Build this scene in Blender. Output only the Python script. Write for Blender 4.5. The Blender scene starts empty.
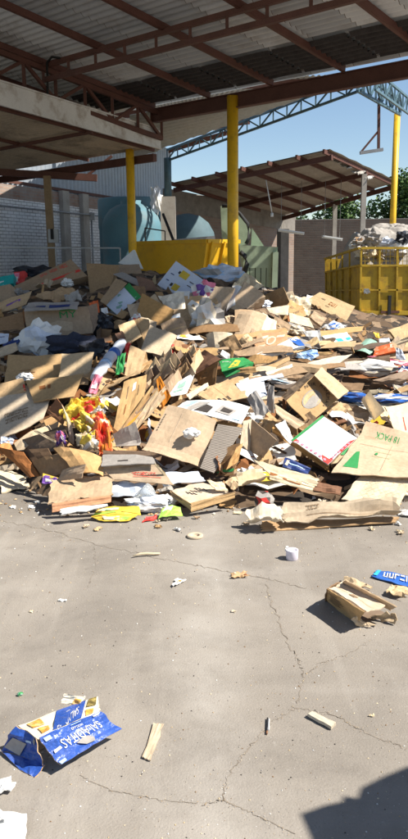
import bpy, bmesh, math, random
from mathutils import Vector, Matrix, noise
R_ = math.radians
random.seed(11)
sc = bpy.context.scene
COL = sc.collection
V = Vector

# ------------------------------------------------------------------ camera
PITCH, ROLL, EYE, F = 12.0, -0.6, 1.6, 750.0
CAMP = V((0, 0, EYE))
CM = Matrix.Rotation(R_(90 - PITCH), 3, 'X') @ Matrix.Rotation(R_(ROLL), 3, 'Z')
cd = bpy.data.cameras.new('camera')
cam = bpy.data.objects.new('camera', cd)
COL.objects.link(cam)
cam.matrix_world = Matrix.Translation(CAMP) @ CM.to_4x4()
cd.sensor_fit = 'VERTICAL'
cd.sensor_height = 36.0
cd.lens = F / 839.0 * 36.0
cd.clip_end = 3000
sc.camera = cam


def ray(px, py):
    d = CM @ V(((px - 204.0) / F, (419.5 - py) / F, -1.0))
    return d / d.y


def at_y(px, py, Y):
    return CAMP + ray(px, py) * Y


def at_z(px, py, z=0.0):
    d = ray(px, py)
    return CAMP + d * ((z - EYE) / d.z)


def proj(p):
    v = CM.transposed() @ (V(p) - CAMP)
    return 204.0 + F * v.x / -v.z, 419.5 - F * v.y / -v.z


# ------------------------------------------------------------------ materials
MATS = {}


def _new(name):
    m = bpy.data.materials.new(name)
    m.use_nodes = True
    nt = m.node_tree
    bs = nt.nodes['Principled BSDF']
    return m, nt, bs


def mat(name, col, rough=0.8, metal=0.0, amt=0.18, scale=5.0, fine=60.0, rnd=0.0, bump=0.0, bscale=40.0,
        stain=None, stain_amt=0.5, stain_scale=2.0, spec=0.35, trans=0.0):
    """base colour mottled by two noises, an optional stain colour, an optional bump"""
    if name in MATS:
        return MATS[name]
    m, nt, bs = _new(name)
    N, L = nt.nodes, nt.links
    tc = N.new('ShaderNodeTexCoord')
    n1 = N.new('ShaderNodeTexNoise'); n1.inputs['Scale'].default_value = scale; n1.inputs['Detail'].default_value = 6
    n2 = N.new('ShaderNodeTexNoise'); n2.inputs['Scale'].default_value = fine; n2.inputs['Detail'].default_value = 3
    for n in (n1, n2):
        L.new(tc.outputs['Object'], n.inputs['Vector'])
    add = N.new('ShaderNodeMath'); add.operation = 'ADD'
    L.new(n1.outputs['Fac'], add.inputs[0]); L.new(n2.outputs['Fac'], add.inputs[1])
    mr = N.new('ShaderNodeMapRange')
    mr.inputs['From Min'].default_value = 0.65; mr.inputs['From Max'].default_value = 1.35
    mr.inputs['To Min'].default_value = 1 - amt; mr.inputs['To Max'].default_value = 1 + amt
    L.new(add.outputs[0], mr.inputs['Value'])
    val = mr.outputs['Result']
    if rnd:
        oi = N.new('ShaderNodeObjectInfo')
        r2 = N.new('ShaderNodeMapRange')
        r2.inputs['To Min'].default_value = 1 - rnd; r2.inputs['To Max'].default_value = 1 + rnd
        L.new(oi.outputs['Random'], r2.inputs['Value'])
        mu = N.new('ShaderNodeMath'); mu.operation = 'MULTIPLY'
        L.new(val, mu.inputs[0]); L.new(r2.outputs['Result'], mu.inputs[1])
        val = mu.outputs[0]
    vm = N.new('ShaderNodeVectorMath'); vm.operation = 'SCALE'
    vm.inputs[0].default_value = col
    L.new(val, vm.inputs['Scale'])
    cout = vm.outputs[0]
    if rnd >= .12:
        hs = N.new('ShaderNodeHueSaturation')
        r5 = N.new('ShaderNodeMapRange'); r5.inputs['To Min'].default_value = .72; r5.inputs['To Max'].default_value = 1.12
        sn = N.new('ShaderNodeMath'); sn.operation = 'FRACT'
        ml = N.new('ShaderNodeMath'); ml.operation = 'MULTIPLY'; ml.inputs[1].default_value = 7.31
        L.new(oi.outputs['Random'], ml.inputs[0]); L.new(ml.outputs[0], sn.inputs[0]); L.new(sn.outputs[0], r5.inputs['Value'])
        L.new(r5.outputs['Result'], hs.inputs['Saturation']); L.new(cout, hs.inputs['Color'])
        cout = hs.outputs['Color']
    if stain:
        n3 = N.new('ShaderNodeTexNoise'); n3.inputs['Scale'].default_value = stain_scale; n3.inputs['Detail'].default_value = 8
        n3.inputs['Roughness'].default_value = 0.65
        L.new(tc.outputs['Object'], n3.inputs['Vector'])
        m3 = N.new('ShaderNodeMapRange'); m3.inputs['From Min'].default_value = 0.5; m3.inputs['From Max'].default_value = 0.72
        m3.inputs['To Max'].default_value = stain_amt
        L.new(n3.outputs['Fac'], m3.inputs['Value'])
        mx = N.new('ShaderNodeMix'); mx.data_type = 'RGBA'
        L.new(m3.outputs['Result'], mx.inputs['Factor'])
        L.new(cout, mx.inputs[6]); mx.inputs[7].default_value = (*stain, 1)
        cout = mx.outputs[2]
    L.new(cout, bs.inputs['Base Color'])
    bs.inputs['Roughness'].default_value = rough
    bs.inputs['Metallic'].default_value = metal
    bs.inputs['Specular IOR Level'].default_value = spec
    if trans:
        bs.inputs['Transmission Weight'].default_value = trans
    if bump:
        n4 = N.new('ShaderNodeTexNoise'); n4.inputs['Scale'].default_value = bscale; n4.inputs['Detail'].default_value = 5
        L.new(tc.outputs['Object'], n4.inputs['Vector'])
        bp = N.new('ShaderNodeBump'); bp.inputs['Strength'].default_value = bump; bp.inputs['Distance'].default_value = 0.02
        L.new(n4.outputs['Fac'], bp.inputs['Height']); L.new(bp.outputs['Normal'], bs.inputs['Normal'])
    MATS[name] = m
    return m


def card_mat(name, col, **k):
    return mat(name, col, rough=0.85, amt=0.16, scale=4.0, fine=45.0, rnd=0.17, bump=0.2, bscale=22.0,
               stain=tuple(c * 0.48 for c in col), stain_amt=0.6, stain_scale=3.8, spec=0.2, **k)


K = {
    'tan': card_mat('card_tan', (.46, .31, .165)),
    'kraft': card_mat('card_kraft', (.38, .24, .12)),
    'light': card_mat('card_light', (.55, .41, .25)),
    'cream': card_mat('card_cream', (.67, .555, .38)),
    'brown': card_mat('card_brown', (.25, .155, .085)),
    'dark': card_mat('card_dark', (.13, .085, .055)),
    'redbrown': card_mat('card_redbrown', (.27, .12, .055)),
    'amber': card_mat('card_amber', (.52, .285, .085)),
    'grey': card_mat('card_grey', (.36, .33, .30)),
    'orange': card_mat('card_orange', (.62, .25, .07)),
    'white': mat('paper_white', (.70, .69, .66), rough=.75, amt=.06, rnd=.06, stain=(.5, .45, .38), stain_amt=.35),
    'bluewhite': mat('paper_bluewhite', (.60, .65, .74), rough=.6, amt=.07, rnd=.05, stain=(.45, .45, .48), stain_amt=.3),
    'green': mat('print_green', (.035, .26, .075), rough=.55, amt=.15),
    'lime': mat('print_lime', (.36, .60, .10), rough=.5, amt=.15),
    'mint': mat('card_mint', (.27, .45, .36), rough=.7, amt=.12),
    'yellow': mat('print_yellow', (.68, .48, .06), rough=.45, amt=.15),
    'red': mat('print_red', (.60, .045, .035), rough=.5, amt=.15),
    'vermilion': mat('print_vermilion', (.68, .13, .035), rough=.55, amt=.12),
    'pink': mat('print_pink', (.75, .20, .28), rough=.5, amt=.15),
    'navy': mat('print_navy', (.022, .045, .17), rough=.4, amt=.2, stain=(.10, .12, .22), stain_amt=.3, stain_scale=9),
    'blue': mat('print_blue', (.035, .13, .46), rough=.4, amt=.18),
    'cyan': mat('print_cyan', (.05, .46, .66), rough=.5, amt=.1),
    'skyblue': mat('print_skyblue', (.40, .56, .76), rough=.5, amt=.12),
    'purple': mat('print_purple', (.18, .08, .35), rough=.4, amt=.2),
    'ink': mat('print_ink', (.05, .04, .035), rough=.7, amt=.2),
    'faint': mat('print_faint', (.25, .17, .10), rough=.8, amt=.2),
    'tape': mat('packing_tape', (.46, .31, .16), rough=.3, amt=.1, spec=.5),
    'teal': mat('print_teal', (.02, .36, .33), rough=.5, amt=.12),
    'blackbag': mat('black_plastic', (.02, .021, .026), rough=.4, amt=.3),
    'navycloth': mat('navy_cloth', (.028, .033, .055), rough=.85, amt=.3),
}

# ------------------------------------------------------------------ mesh builder


class MB:
    def __init__(s):
        s.v, s.f, s.m, s.mats, s.sm = [], [], [], [], []

    def mi(s, m):
        m = K.get(m, m) if isinstance(m, str) else m
        if m not in s.mats:
            s.mats.append(m)
        return s.mats.index(m)

    def face(s, idx, m, smooth=False):
        s.f.append(tuple(idx)); s.m.append(s.mi(m)); s.sm.append(smooth)

    def pts(s, ps):
        a = len(s.v)
        s.v.extend(V(p) for p in ps)
        return a

    def poly(s, ps, m):
        a = s.pts(ps)
        s.face(range(a, a + len(ps)), m)

    def grid(s, fn, nu, nv, m, smooth=False):
        a = s.pts([fn(i / nu, j / nv) for j in range(nv + 1) for i in range(nu + 1)])
        w = nu + 1
        for j in range(nv):
            for i in range(nu):
                k = a + j * w + i
                s.face((k, k + 1, k + 1 + w, k + w), m, smooth)
        return a

    def hexa(s, p, m):
        """8 corners: 0-3 lower loop, 4-7 upper loop"""
        a = s.pts(p)
        for q in ((0, 3, 2, 1), (4, 5, 6, 7), (0, 1, 5, 4), (1, 2, 6, 5), (2, 3, 7, 6), (3, 0, 4, 7)):
            s.face([a + k for k in q], m)

    def box(s, c, x, y, z, m):
        """centre c, half axes x y z (vectors)"""
        c, x, y, z = V(c), V(x), V(y), V(z)
        s.hexa([c - x - y - z, c + x - y - z, c + x + y - z, c - x + y - z,
                c - x - y + z, c + x - y + z, c + x + y + z, c - x + y + z], m)

    def bar(s, p, q, w, h, m, up=V((0, 0, 1))):
        p, q = V(p), V(q)
        d = (q - p).normalized()
        sd = d.cross(up)
        if sd.length < 1e-3:
            sd = d.cross(V((1, 0, 0)))
        sd.normalize()
        u = sd.cross(d)
        s.box((p + q) / 2, d * ((q - p).length / 2), sd * (w / 2), u * (h / 2), m)

    def tube(s, path, rad, m, n=12, cap=True, smooth=True):
        path = [V(p) for p in path]
        rads = rad if isinstance(rad, (list, tuple)) else [rad] * len(path)
        a = len(s.v)
        for i, p in enumerate(path):
            d = (path[min(i + 1, len(path) - 1)] - path[max(i - 1, 0)]).normalized()
            x = d.cross(V((0, 0, 1)))
            if x.length < 1e-3:
                x = V((1, 0, 0))
            x.normalize()
            y = d.cross(x)
            for k in range(n):
                t = 2 * math.pi * k / n
                s.v.append(p + (x * math.cos(t) + y * math.sin(t)) * rads[i])
        for i in range(len(path) - 1):
            for k in range(n):
                b, c = a + i * n, a + (i + 1) * n
                s.face((b + k, b + (k + 1) % n, c + (k + 1) % n, c + k), m, smooth)
        if cap:
            s.face([a + k for k in range(n)], m)
            s.face([a + (len(path) - 1) * n + k for k in reversed(range(n))], m)

    def lathe(s, c, prof, m, n=40):
        a = len(s.v)
        for r, z in prof:
            for k in range(n):
                t = 2 * math.pi * k / n
                s.v.append(V(c) + V((r * math.cos(t), r * math.sin(t), z)))
        for i in range(len(prof) - 1):
            for k in range(n):
                b, c2 = a + i * n, a + (i + 1) * n
                s.face((b + k, b + (k + 1) % n, c2 + (k + 1) % n, c2 + k), m, True)
        s.face([a + (len(prof) - 1) * n + k for k in range(n)], m)

    def prism(s, ps, d, m):
        """flat outline ps pushed along d"""
        d = V(d)
        n = len(ps)
        a = s.pts(list(ps) + [V(p) + d for p in ps])
        s.face([a + k for k in range(n)], m)
        s.face([a + n + k for k in reversed(range(n))], m)
        for k in range(n):
            j = (k + 1) % n
            s.face((a + k, a + n + k, a + n + j, a + j), m)


ORI = {}


def link(name, mb, parent=None, L=None, smooth=None):
    if parent is not None:
        L = ORI[parent.name]
    elif L is None:
        n = len(mb.v)
        L = V((sum(p.x for p in mb.v) / n, sum(p.y for p in mb.v) / n, min(p.z for p in mb.v)))
    me = bpy.data.meshes.new(name)
    me.from_pydata([p - L for p in mb.v], [], mb.f)
    for m in mb.mats:
        me.materials.append(m)
    for i, p in enumerate(me.polygons):
        p.material_index = mb.m[i]
        p.use_smooth = mb.sm[i] if smooth is None else smooth
    me.validate()
    bm = bmesh.new(); bm.from_mesh(me)
    bmesh.ops.recalc_face_normals(bm, faces=bm.faces)
    bm.to_mesh(me); bm.free()
    o = bpy.data.objects.new(name, me)
    COL.objects.link(o)
    if parent is not None:
        o.parent = parent
    else:
        o.location = L
    ORI[o.name] = L
    return o


def tag(o, label=None, cat=None, group=None, kind=None):
    if label: o['label'] = label
    if cat: o['category'] = cat
    if group: o['group'] = group
    if kind: o['kind'] = kind
    return o


def thing(name, label, cat, L, group=None):
    o = bpy.data.objects.new(name, None)
    o.empty_display_size = 0.1
    COL.objects.link(o)
    o.location = L
    ORI[o.name] = V(L)
    return tag(o, label, cat, group)


# ------------------------------------------------------------------ lettering
TXT = {}


def text_mesh(s):
    if s not in TXT:
        cu = bpy.data.curves.new('lettering', 'FONT')
        cu.body = s; cu.resolution_u = 2; cu.align_x = 'LEFT'
        o = bpy.data.objects.new('lettering', cu)
        COL.objects.link(o)
        bpy.context.view_layer.update()
        me = bpy.data.meshes.new_from_object(o.evaluated_get(bpy.context.evaluated_depsgraph_get()))
        vs = [v.co.copy() for v in me.vertices]
        fs = [tuple(p.vertices) for p in me.polygons]
        x0, x1 = min(v.x for v in vs), max(v.x for v in vs)
        y0, y1 = min(v.y for v in vs), max(v.y for v in vs)
        vs = [((v.x - x0) / (x1 - x0), (v.y - y0) / (y1 - y0)) for v in vs]
        bpy.data.objects.remove(o); bpy.data.curves.remove(cu); bpy.data.meshes.remove(me)
        TXT[s] = (vs, fs)
    return TXT[s]


def scrawl(u0, v0, u1, v1, n, m, seed=1, rows=1):
    """worn lettering too blurred to read: rows of broken strokes"""
    q = random.Random(seed)
    out = []
    rh = (v1 - v0) / rows
    for j in range(rows):
        vb = v0 + rh * j + rh * .12; vt = v0 + rh * (j + 1) - rh * .12
        w = (u1 - u0) / n
        for i in range(n):
            a = u0 + w * i + w * .1; b = u0 + w * (i + 1) - w * .12; k = w * .22
            c = q.randint(0, 4)
            if c < 4: out.append(('p', [(a, vb), (a + k, vb), (a + k, vt), (a, vt)], m))
            if c in (0, 2, 4): out.append(('p', [(a, vt - (vt - vb) * .25), (b, vt - (vt - vb) * .25), (b, vt), (a, vt)], m))
            if c in (1, 2, 4): out.append(('p', [(a, vb), (b, vb), (b, vb + (vt - vb) * .25), (a, vb + (vt - vb) * .25)], m))
            if c in (1, 3): out.append(('p', [(b - k, vb), (b, vb), (b, vt), (b - k, vt)], m))
    return out


# ------------------------------------------------------------------ cards
NRM = {'U': (0, -.55, .83), 'R': (.45, -.6, .65), 'F': (0, -.9, .43), 'L': (-.62, -.62, .45), 'FL': (-.3, -.82, .5),
       'G': (0, -.12, .99), 'UR': (.3, -.5, .8), 'UL': (-.3, -.5, .8), 'FR': (.4, -.85, .4), 'D': (-.35, -.9, -.05),
       'DD': (-.2, -.9, -.35)}


def slab(mb, q, t, m, nu=6, nv=6, bu=0.0, bv=0.0, wob=0.006, tear=0.0, folds=(), seed=0, dec=(), side=None, hf=None):
    """a sheet through the four corners q (TL TR BR BL) with thickness, bends, torn edge, folds and prints"""
    TL, TR, BR, BL = [V(p) for p in q]
    N = (TR - TL + BR - BL).cross(TL - BL + TR - BR).normalized()
    cen = (TL + TR + BR + BL) / 4
    if N.dot(CAMP - cen) < 0:
        N = -N
    U = (TR - TL + BR - BL).normalized()
    W = (TL - BL + TR - BR).normalized()

    if hf is None: hf = .06 if dec else .35

    def S(u, v, lift=0.0):
        p = BL.lerp(BR, u).lerp(TL.lerp(TR, u), v)
        h = bu * (math.sin(math.pi * u) - .5) + bv * (math.sin(math.pi * v) - .5)
        h += wob * (noise.noise(V((u * 3.1 + seed * 7.3, v * 3.1, seed * 1.7))) + hf * (.38 * noise.noise(V((u * 8.3 + seed * 3.3, v * 7.1, seed * 4.7))) + .25 * abs(noise.noise(V((u * 5.3, v * 2.1 + seed, seed * 2.7))))))
        for ax, pos, amp in folds:
            k = u if ax == 'u' else v
            h += amp * (abs(k - pos))
        if tear:
            e = max(abs(u - .5), abs(v - .5)) * 2
            if e > .97:
                p = p + U * tear * noise.noise(V((v * 9 + seed, u * 2, 3.3))) + W * tear * noise.noise(V((u * 9 + seed, v * 2, 9.1)))
        return p + N * (h + lift)

    w = nu + 1
    a = mb.pts([S(i / nu, j / nv) for j in range(nv + 1) for i in range(w)])
    b = mb.pts([S(i / nu, j / nv, -t) for j in range(nv + 1) for i in range(w)])
    for j in range(nv):
        for i in range(nu):
            k = j * w + i
            mb.face((a + k, a + k + 1, a + k + 1 + w, a + k + w), m, False)
            mb.face((b + k, b + k + w, b + k + 1 + w, b + k + 1), m, False)
    rim = [i for i in range(w)] + [j * w + nu for j in range(1, nv + 1)] + [nv * w + i for i in range(nu - 1, -1, -1)] + [j * w for j in range(nv - 1, 0, -1)]
    for x, y in zip(rim, rim[1:] + rim[:1]):
        mb.face((a + x, b + x, b + y, a + y), side or m)
    decals(mb, S, dec)
    return S


def decals(mb, S, dec):
    for i, d in enumerate(dec):
        e = .003 + .0003 * min(i, 12)
        if d[0] == 'r':            # ('r', u0, v0, u1, v1, mat)
            _, u0, v0, u1, v1, m = d
            mb.grid(lambda x, y: S(u0 + (u1 - u0) * x, v0 + (v1 - v0) * y, e), 5, 5, m)
        elif d[0] == 'g':          # a ragged print that follows every wrinkle
            _, u0, v0, u1, v1, m = d
            um, vm = (u0 + u1) / 2, (v0 + v1) / 2

            def G(x, y):
                a, b = u0 + (u1 - u0) * x, v0 + (v1 - v0) * y
                k = 1 + .35 * noise.noise(V((a * 6, b * 6, u0 * 9)))
                if abs(x - .5) > .3 and abs(y - .5) > .3: k *= .8
                return S(um + (a - um) * k, vm + (b - vm) * k, e)
            mb.grid(G, 12, 12, m)
        elif d[0] == 'p':          # ('p', [(u,v)...], mat)
            mb.poly([S(u, v, e) for u, v in d[1]], d[2])
        elif d[0] == 'o':          # ('o', u, v, ru, rv, mat)
            _, u, v, ru, rv, m = d
            mb.poly([S(u + ru * math.cos(t * .3142), v + rv * math.sin(t * .3142), e) for t in range(20)], m)
        elif d[0] == 't':          # ('t', text, corner00 uv, corner10 uv, corner01 uv, mat)
            _, s, o, x, y, m = d
            vs, fs = text_mesh(s)
            a = mb.pts([S(o[0] + (x[0] - o[0]) * p + (y[0] - o[0]) * r, o[1] + (x[1] - o[1]) * p + (y[1] - o[1]) * r, e) for p, r in vs])
            for f in fs:
                mb.face([a + k for k in f], m)


# ------------------------------------------------------------------ pile surface
def _lerp(tab, x):
    if x <= tab[0][0]: return tab[0][1]
    for (a, b), (c, d) in zip(tab, tab[1:]):
        if x <= c:
            k = (x - a) / (c - a)
            return b + (d - b) * k
    return tab[-1][1]


CREST = [(-500, 0), (-320, .8), (-100, 1.35), (0, 1.46), (60, 1.55), (165, 1.52), (215, 1.42), (260, 1.32), (300, 1.12), (340, .98), (372, .80), (410, .72), (455, .55), (500, .3), (545, 0)]
PROF = [(4.72, 0), (4.95, .085), (5.3, .17), (5.9, .33), (6.5, .43), (7.0, .51), (8.0, .64), (9.0, .75), (10, .86), (11, .95), (12, 1.0), (12.8, .92), (13.8, .5), (14.8, .12), (15.2, 0)]


def H(x, y):
    th = 204 + 767 * x / max(y, .5)
    k = max(0, 1 - max(0, y - 5) / 2.5)
    y = y + k * (.20 * noise.noise(V((x * 1.6, 3.1, 0))) + .10 * noise.noise(V((x * 4.5, 7.7, 0)))) - k * .42 * min(1, max(0, (75 - th) / 60))
    return _lerp(CREST, th) * _lerp(PROF, y)


def surf(px, py):
    """depth at which the ray through a pixel meets the pile (or the ground)"""
    d = ray(px, py)
    Y = 3.0
    g = at_z(px, py).y if d.z < -1e-4 else 99
    while Y < 14.0:
        p = CAMP + d * Y
        if Y > g: return g
        if p.z <= H(p.x, p.y) and p.z > 0.0: return Y
        Y += .03
    return 12.0


def plane_quad(px, n, base):
    n = V(n).normalized()
    out = []
    Yc = (base - CAMP).y
    for x, y in px:
        d = ray(x, y)
        dn = d.dot(n)
        k = (base - CAMP).dot(n) / dn if abs(dn) > 1e-4 else Yc
        k = min(max(k, Yc * .78), Yc * 1.3)
        out.append(CAMP + d * k)
    return out


ALLQ = []
HERO = []     # (centre px, size px, short name) used to describe the loose pieces nearby


def spot(quad, lift=.06):
    lift = lift * 1.25 + .02
    cx = sum(p[0] for p in quad) / len(quad); cy = sum(p[1] for p in quad) / len(quad)
    return at_y(cx, cy, max(surf(cx, cy) - lift, 1.0))


def inq(x, y, q):
    c = False
    j = len(q) - 1
    for i in range(len(q)):
        if (q[i][1] > y) != (q[j][1] > y) and x < (q[j][0] - q[i][0]) * (y - q[i][1]) / (q[j][1] - q[i][1]) + q[i][0]: c = not c
        j = i
    return c


BOX = []


def covered(x, y):
    for q in ALLQ[len(BOX):]:
        BOX.append((min(p[0] for p in q), max(p[0] for p in q), min(p[1] for p in q), max(p[1] for p in q)))
    return any(b[0] <= x <= b[1] and b[2] <= y <= b[3] and inq(x, y, q) for b, q in zip(BOX, ALLQ))


def hero(quad, short):
    xs = [p[0] for p in quad]; ys = [p[1] for p in quad]
    HERO.append((sum(xs) / len(xs), sum(ys) / len(ys), min(xs), max(xs), min(ys), max(ys), short))


SEED = [0]


def card(name, label, cat, short, quad, n='U', m='tan', lift=.1, t=.007, parent=None, base=None, group=None, **k):
    SEED[0] += 1
    n = NRM[n] if isinstance(n, str) else n
    ALLQ.append(quad)
    b = base if base is not None else spot(quad, lift)
    q3 = plane_quad(quad, n, b)
    mb = MB()
    k.setdefault('seed', SEED[0])
    k.setdefault('wob', .014)
    size = ((q3[0] - q3[2]).length + (q3[1] - q3[3]).length) / 2
    k.setdefault('tear', .012 * min(1, size))
    slab(mb, q3, t, m, **k)
    o = link(name, mb, parent)
    if parent is None:
        tag(o, label, cat, group)
    elif label:
        o['label'] = label
    if short: hero(quad, short)
    return o


def hexbox(name, label, cat, short, quad, n, depth, m, lift=.06, parent=None, base=None, jit=.01, cuts=3, dec=(), sides=None, group=None, dirv=None):
    """closed carton: front face traced, pushed back from the viewer by depth"""
    SEED[0] += 1
    sd = SEED[0]
    n = V(NRM[n] if isinstance(n, str) else n).normalized()
    ALLQ.append(quad)
    b = base if base is not None else spot(quad, lift)
    q = plane_quad(quad, n, b)
    dv = (V(dirv).normalized() if dirv else -n) * depth
    mb = MB()
    mb.hexa([q[3], q[2], q[1], q[0], q[3] + dv, q[2] + dv, q[1] + dv, q[0] + dv], m)
    if sides:
        for i in range(1, 6): mb.m[i] = mb.mi(sides)
    me = bpy.data.meshes.new('tmp')
    me.from_pydata(mb.v, [], mb.f)
    for i, p in enumerate(me.polygons): p.material_index = mb.m[i]
    bm = bmesh.new(); bm.from_mesh(me)
    bmesh.ops.subdivide_edges(bm, edges=bm.edges, cuts=cuts, use_grid_fill=True)
    mb.v, mb.f, mb.m, mb.sm = [], [], [], []
    bm.verts.index_update()
    for v in bm.verts:
        p = v.co
        mb.v.append(p + V((noise.noise(p * 4 + V((sd, 0, 0))), noise.noise(p * 4 + V((0, sd, 7))), noise.noise(p * 4 + V((5, 0, sd))))) * jit)
    for f in bm.faces:
        mb.f.append(tuple(v.index for v in f.verts)); mb.m.append(f.material_index); mb.sm.append(False)
    bm.free(); bpy.data.meshes.remove(me)
    TL, TR, BR, BL = q

    def S(u, v, e=0.0):
        p = BL.lerp(BR, u).lerp(TL.lerp(TR, u), v)
        p = p + V((noise.noise(p * 4 + V((sd, 0, 0))), noise.noise(p * 4 + V((0, sd, 7))), noise.noise(p * 4 + V((5, 0, sd))))) * jit
        return p + n * (e + .004)
    decals(mb, S, dec)
    o = link(name, mb, parent)
    if parent is None: tag(o, label, cat, group)
    if short: hero(quad, short)
    return o


def crumple(name, label, cat, short, c, size, m, squash=(1, 1, .6), amp=.45, m2=None, m3=None, seed=None, parent=None, sub=3, rot=0, freq=2.2, group=None):
    """crumpled paper or bag: a ball dented by folded noise; patches of other colours follow the folds"""
    SEED[0] += 1
    sd = seed if seed is not None else SEED[0]
    bm = bmesh.new()
    bmesh.ops.create_icosphere(bm, subdivisions=sub, radius=1)
    mb = MB()
    c = V(c)
    Rm = Matrix.Rotation(rot, 3, 'Z')
    bm.verts.index_update()
    for v in bm.verts:
        p = v.co.copy()
        a = noise.noise(p * freq + V((sd * 3.1, 0, 0)))
        b2 = noise.noise(p * freq * 2.3 + V((0, sd * 1.9, 0)))
        r = 1 + amp * (abs(a) * 1.6 - .5) + amp * (.28 if sub > 3 else .5) * (abs(b2) * 1.6 - .4)
        p = p * r
        mb.v.append(c + (Rm @ V((p.x * squash[0], p.y * squash[1], p.z * squash[2]))) * size)
    for f in bm.faces:
        cc = f.calc_center_median()
        mm = m
        z = noise.noise(cc * 1.15 + V((sd, sd * 2, 0)))
        if m2 and z > .12: mm = m2
        if m3 and z < -.22: mm = m3
        mb.face([v.index for v in f.verts], mm)
    bm.free()
    o = link(name, mb, parent)
    if parent is None: tag(o, label, cat, group)
    if short:
        x, y = proj(c)
        r = size * 750 / c.y
        HERO.append((x, y, x - r, x + r, y - r, y + r, short))
    x, y = proj(c); r = size * 700 / c.y
    ALLQ.append([(x - r, y), (x, y - r), (x + r, y), (x, y + r)])
    return o

# ------------------------------------------------------------------ setting materials
M_ground = None


def ground_mat(name='dusty_concrete', k=1.0, grey=0.0):
    m, nt, bs = _new(name)
    N, L = nt.nodes, nt.links
    tc = N.new('ShaderNodeTexCoord')

    def nz(scale, detail=6, rough=.55, dist=0.0, vec=None):
        n = N.new('ShaderNodeTexNoise'); n.inputs['Scale'].default_value = scale; n.inputs['Detail'].default_value = detail
        n.inputs['Roughness'].default_value = rough; n.inputs['Distortion'].default_value = dist
        L.new(vec or tc.outputs['Object'], n.inputs['Vector'])
        return n.outputs['Fac']

    def rng(src, a, b, c, d):
        r = N.new('ShaderNodeMapRange'); L.new(src, r.inputs['Value'])
        for k, v in zip(('From Min', 'From Max', 'To Min', 'To Max'), (a, b, c, d)): r.inputs[k].default_value = v
        return r.outputs['Result']

    def mul(a, b):
        x = N.new('ShaderNodeMath'); x.operation = 'MULTIPLY'; L.new(a, x.inputs[0]); L.new(b, x.inputs[1]); return x.outputs[0]

    def mix(f, a, b):
        x = N.new('ShaderNodeMix'); x.data_type = 'RGBA'; L.new(f, x.inputs['Factor'])
        for s, k in ((a, 6), (b, 7)):
            if isinstance(s, tuple): x.inputs[k].default_value = (*s, 1)
            else: L.new(s, x.inputs[k])
        return x.outputs[2]
    mp = N.new('ShaderNodeMapping'); mp.inputs['Rotation'].default_value = (0, 0, R_(20)); mp.inputs['Scale'].default_value = (.35, 1.6, 1)
    L.new(tc.outputs['Object'], mp.inputs['Vector'])
    c = mix(rng(nz(.9, 8, .6, .6), .35, .65, 0, 1), (.222, .190, .154), (.325, .280, .228))
    c = mix(rng(nz(2.2, 7, .6, 0, mp.outputs['Vector']), .5, .75, 0, .5), c, (.375, .335, .288))
    c = mix(rng(nz(.55, 7, .65, .8), .54, .66, 0, .45), c, (.20, .175, .148))
    c = mix(rng(nz(1.3, 9, .7, .4), .50, .68, 0, .75), c, (.17, .146, .12))
    c = mix(rng(nz(9, 6, .7), .60, .76, 0, .5), c, (.17, .14, .115))
    c = mix(rng(nz(24, 5, .75), .52, .74, 0, .22), c, (.19, .165, .138))
    c = mix(rng(nz(70, 4, .7), .56, .74, 0, .25), c, (.38, .34, .29))
    c = mix(rng(nz(38, 3, .6), .64, .76, 0, .45), c, (.42, .38, .33))
    c = mix(rng(nz(170, 2, .5), .36, .28, 0, .65), c, (.14, .12, .10))
    v = N.new('ShaderNodeTexVoronoi'); v.inputs['Scale'].default_value = 60
    L.new(tc.outputs['Object'], v.inputs['Vector'])
    c = mix(rng(v.outputs['Distance'], .10, .05, 0, .35), c, (.45, .41, .36))
    mp2 = N.new('ShaderNodeMapping'); mp2.inputs['Rotation'].default_value = (0, 0, R_(8)); mp2.inputs['Scale'].default_value = (5.0, .35, 1)
    L.new(tc.outputs['Object'], mp2.inputs['Vector'])
    c = mix(rng(nz(1.0, 5, .6, .3, mp2.outputs['Vector']), .54, .72, 0, .28), c, (.42, .375, .32))
    mp3 = N.new('ShaderNodeMapping'); mp3.inputs['Rotation'].default_value = (0, 0, R_(-50)); mp3.inputs['Scale'].default_value = (7.0, .6, 1)
    L.new(tc.outputs['Object'], mp3.inputs['Vector'])
    c = mix(rng(nz(1.0, 5, .6, .3, mp3.outputs['Vector']), .56, .74, 0, .25), c, (.19, .165, .14))
    sx = N.new('ShaderNodeSeparateXYZ'); L.new(tc.outputs['Object'], sx.inputs[0])
    wob = N.new('ShaderNodeMath'); wob.operation = 'MULTIPLY_ADD'; L.new(nz(1.2, 3), wob.inputs[0]); wob.inputs[1].default_value = .5; wob.inputs[2].default_value = -.25
    xx = N.new('ShaderNodeMath'); xx.operation = 'ADD'; L.new(sx.outputs['X'], xx.inputs[0]); L.new(wob.outputs[0], xx.inputs[1])
    ab = N.new('ShaderNodeMath'); ab.operation = 'ABSOLUTE'; L.new(xx.outputs[0], ab.inputs[0])
    c = mix(mul(rng(ab.outputs[0], .22, .02, 0, .75), rng(nz(2.5, 6, .7), .35, .65, .1, 1)), c, (.40, .36, .31))
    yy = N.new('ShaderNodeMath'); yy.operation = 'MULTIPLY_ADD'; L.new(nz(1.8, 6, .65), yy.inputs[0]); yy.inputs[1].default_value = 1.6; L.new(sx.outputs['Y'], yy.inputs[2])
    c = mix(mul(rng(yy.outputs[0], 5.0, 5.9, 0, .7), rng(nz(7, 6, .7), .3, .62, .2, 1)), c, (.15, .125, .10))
    if k != 1.0:
        hs = N.new('ShaderNodeHueSaturation'); hs.inputs['Saturation'].default_value = 1 - grey; hs.inputs['Value'].default_value = k
        L.new(c, hs.inputs['Color']); c = hs.outputs['Color']
    L.new(c, bs.inputs['Base Color'])
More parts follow.
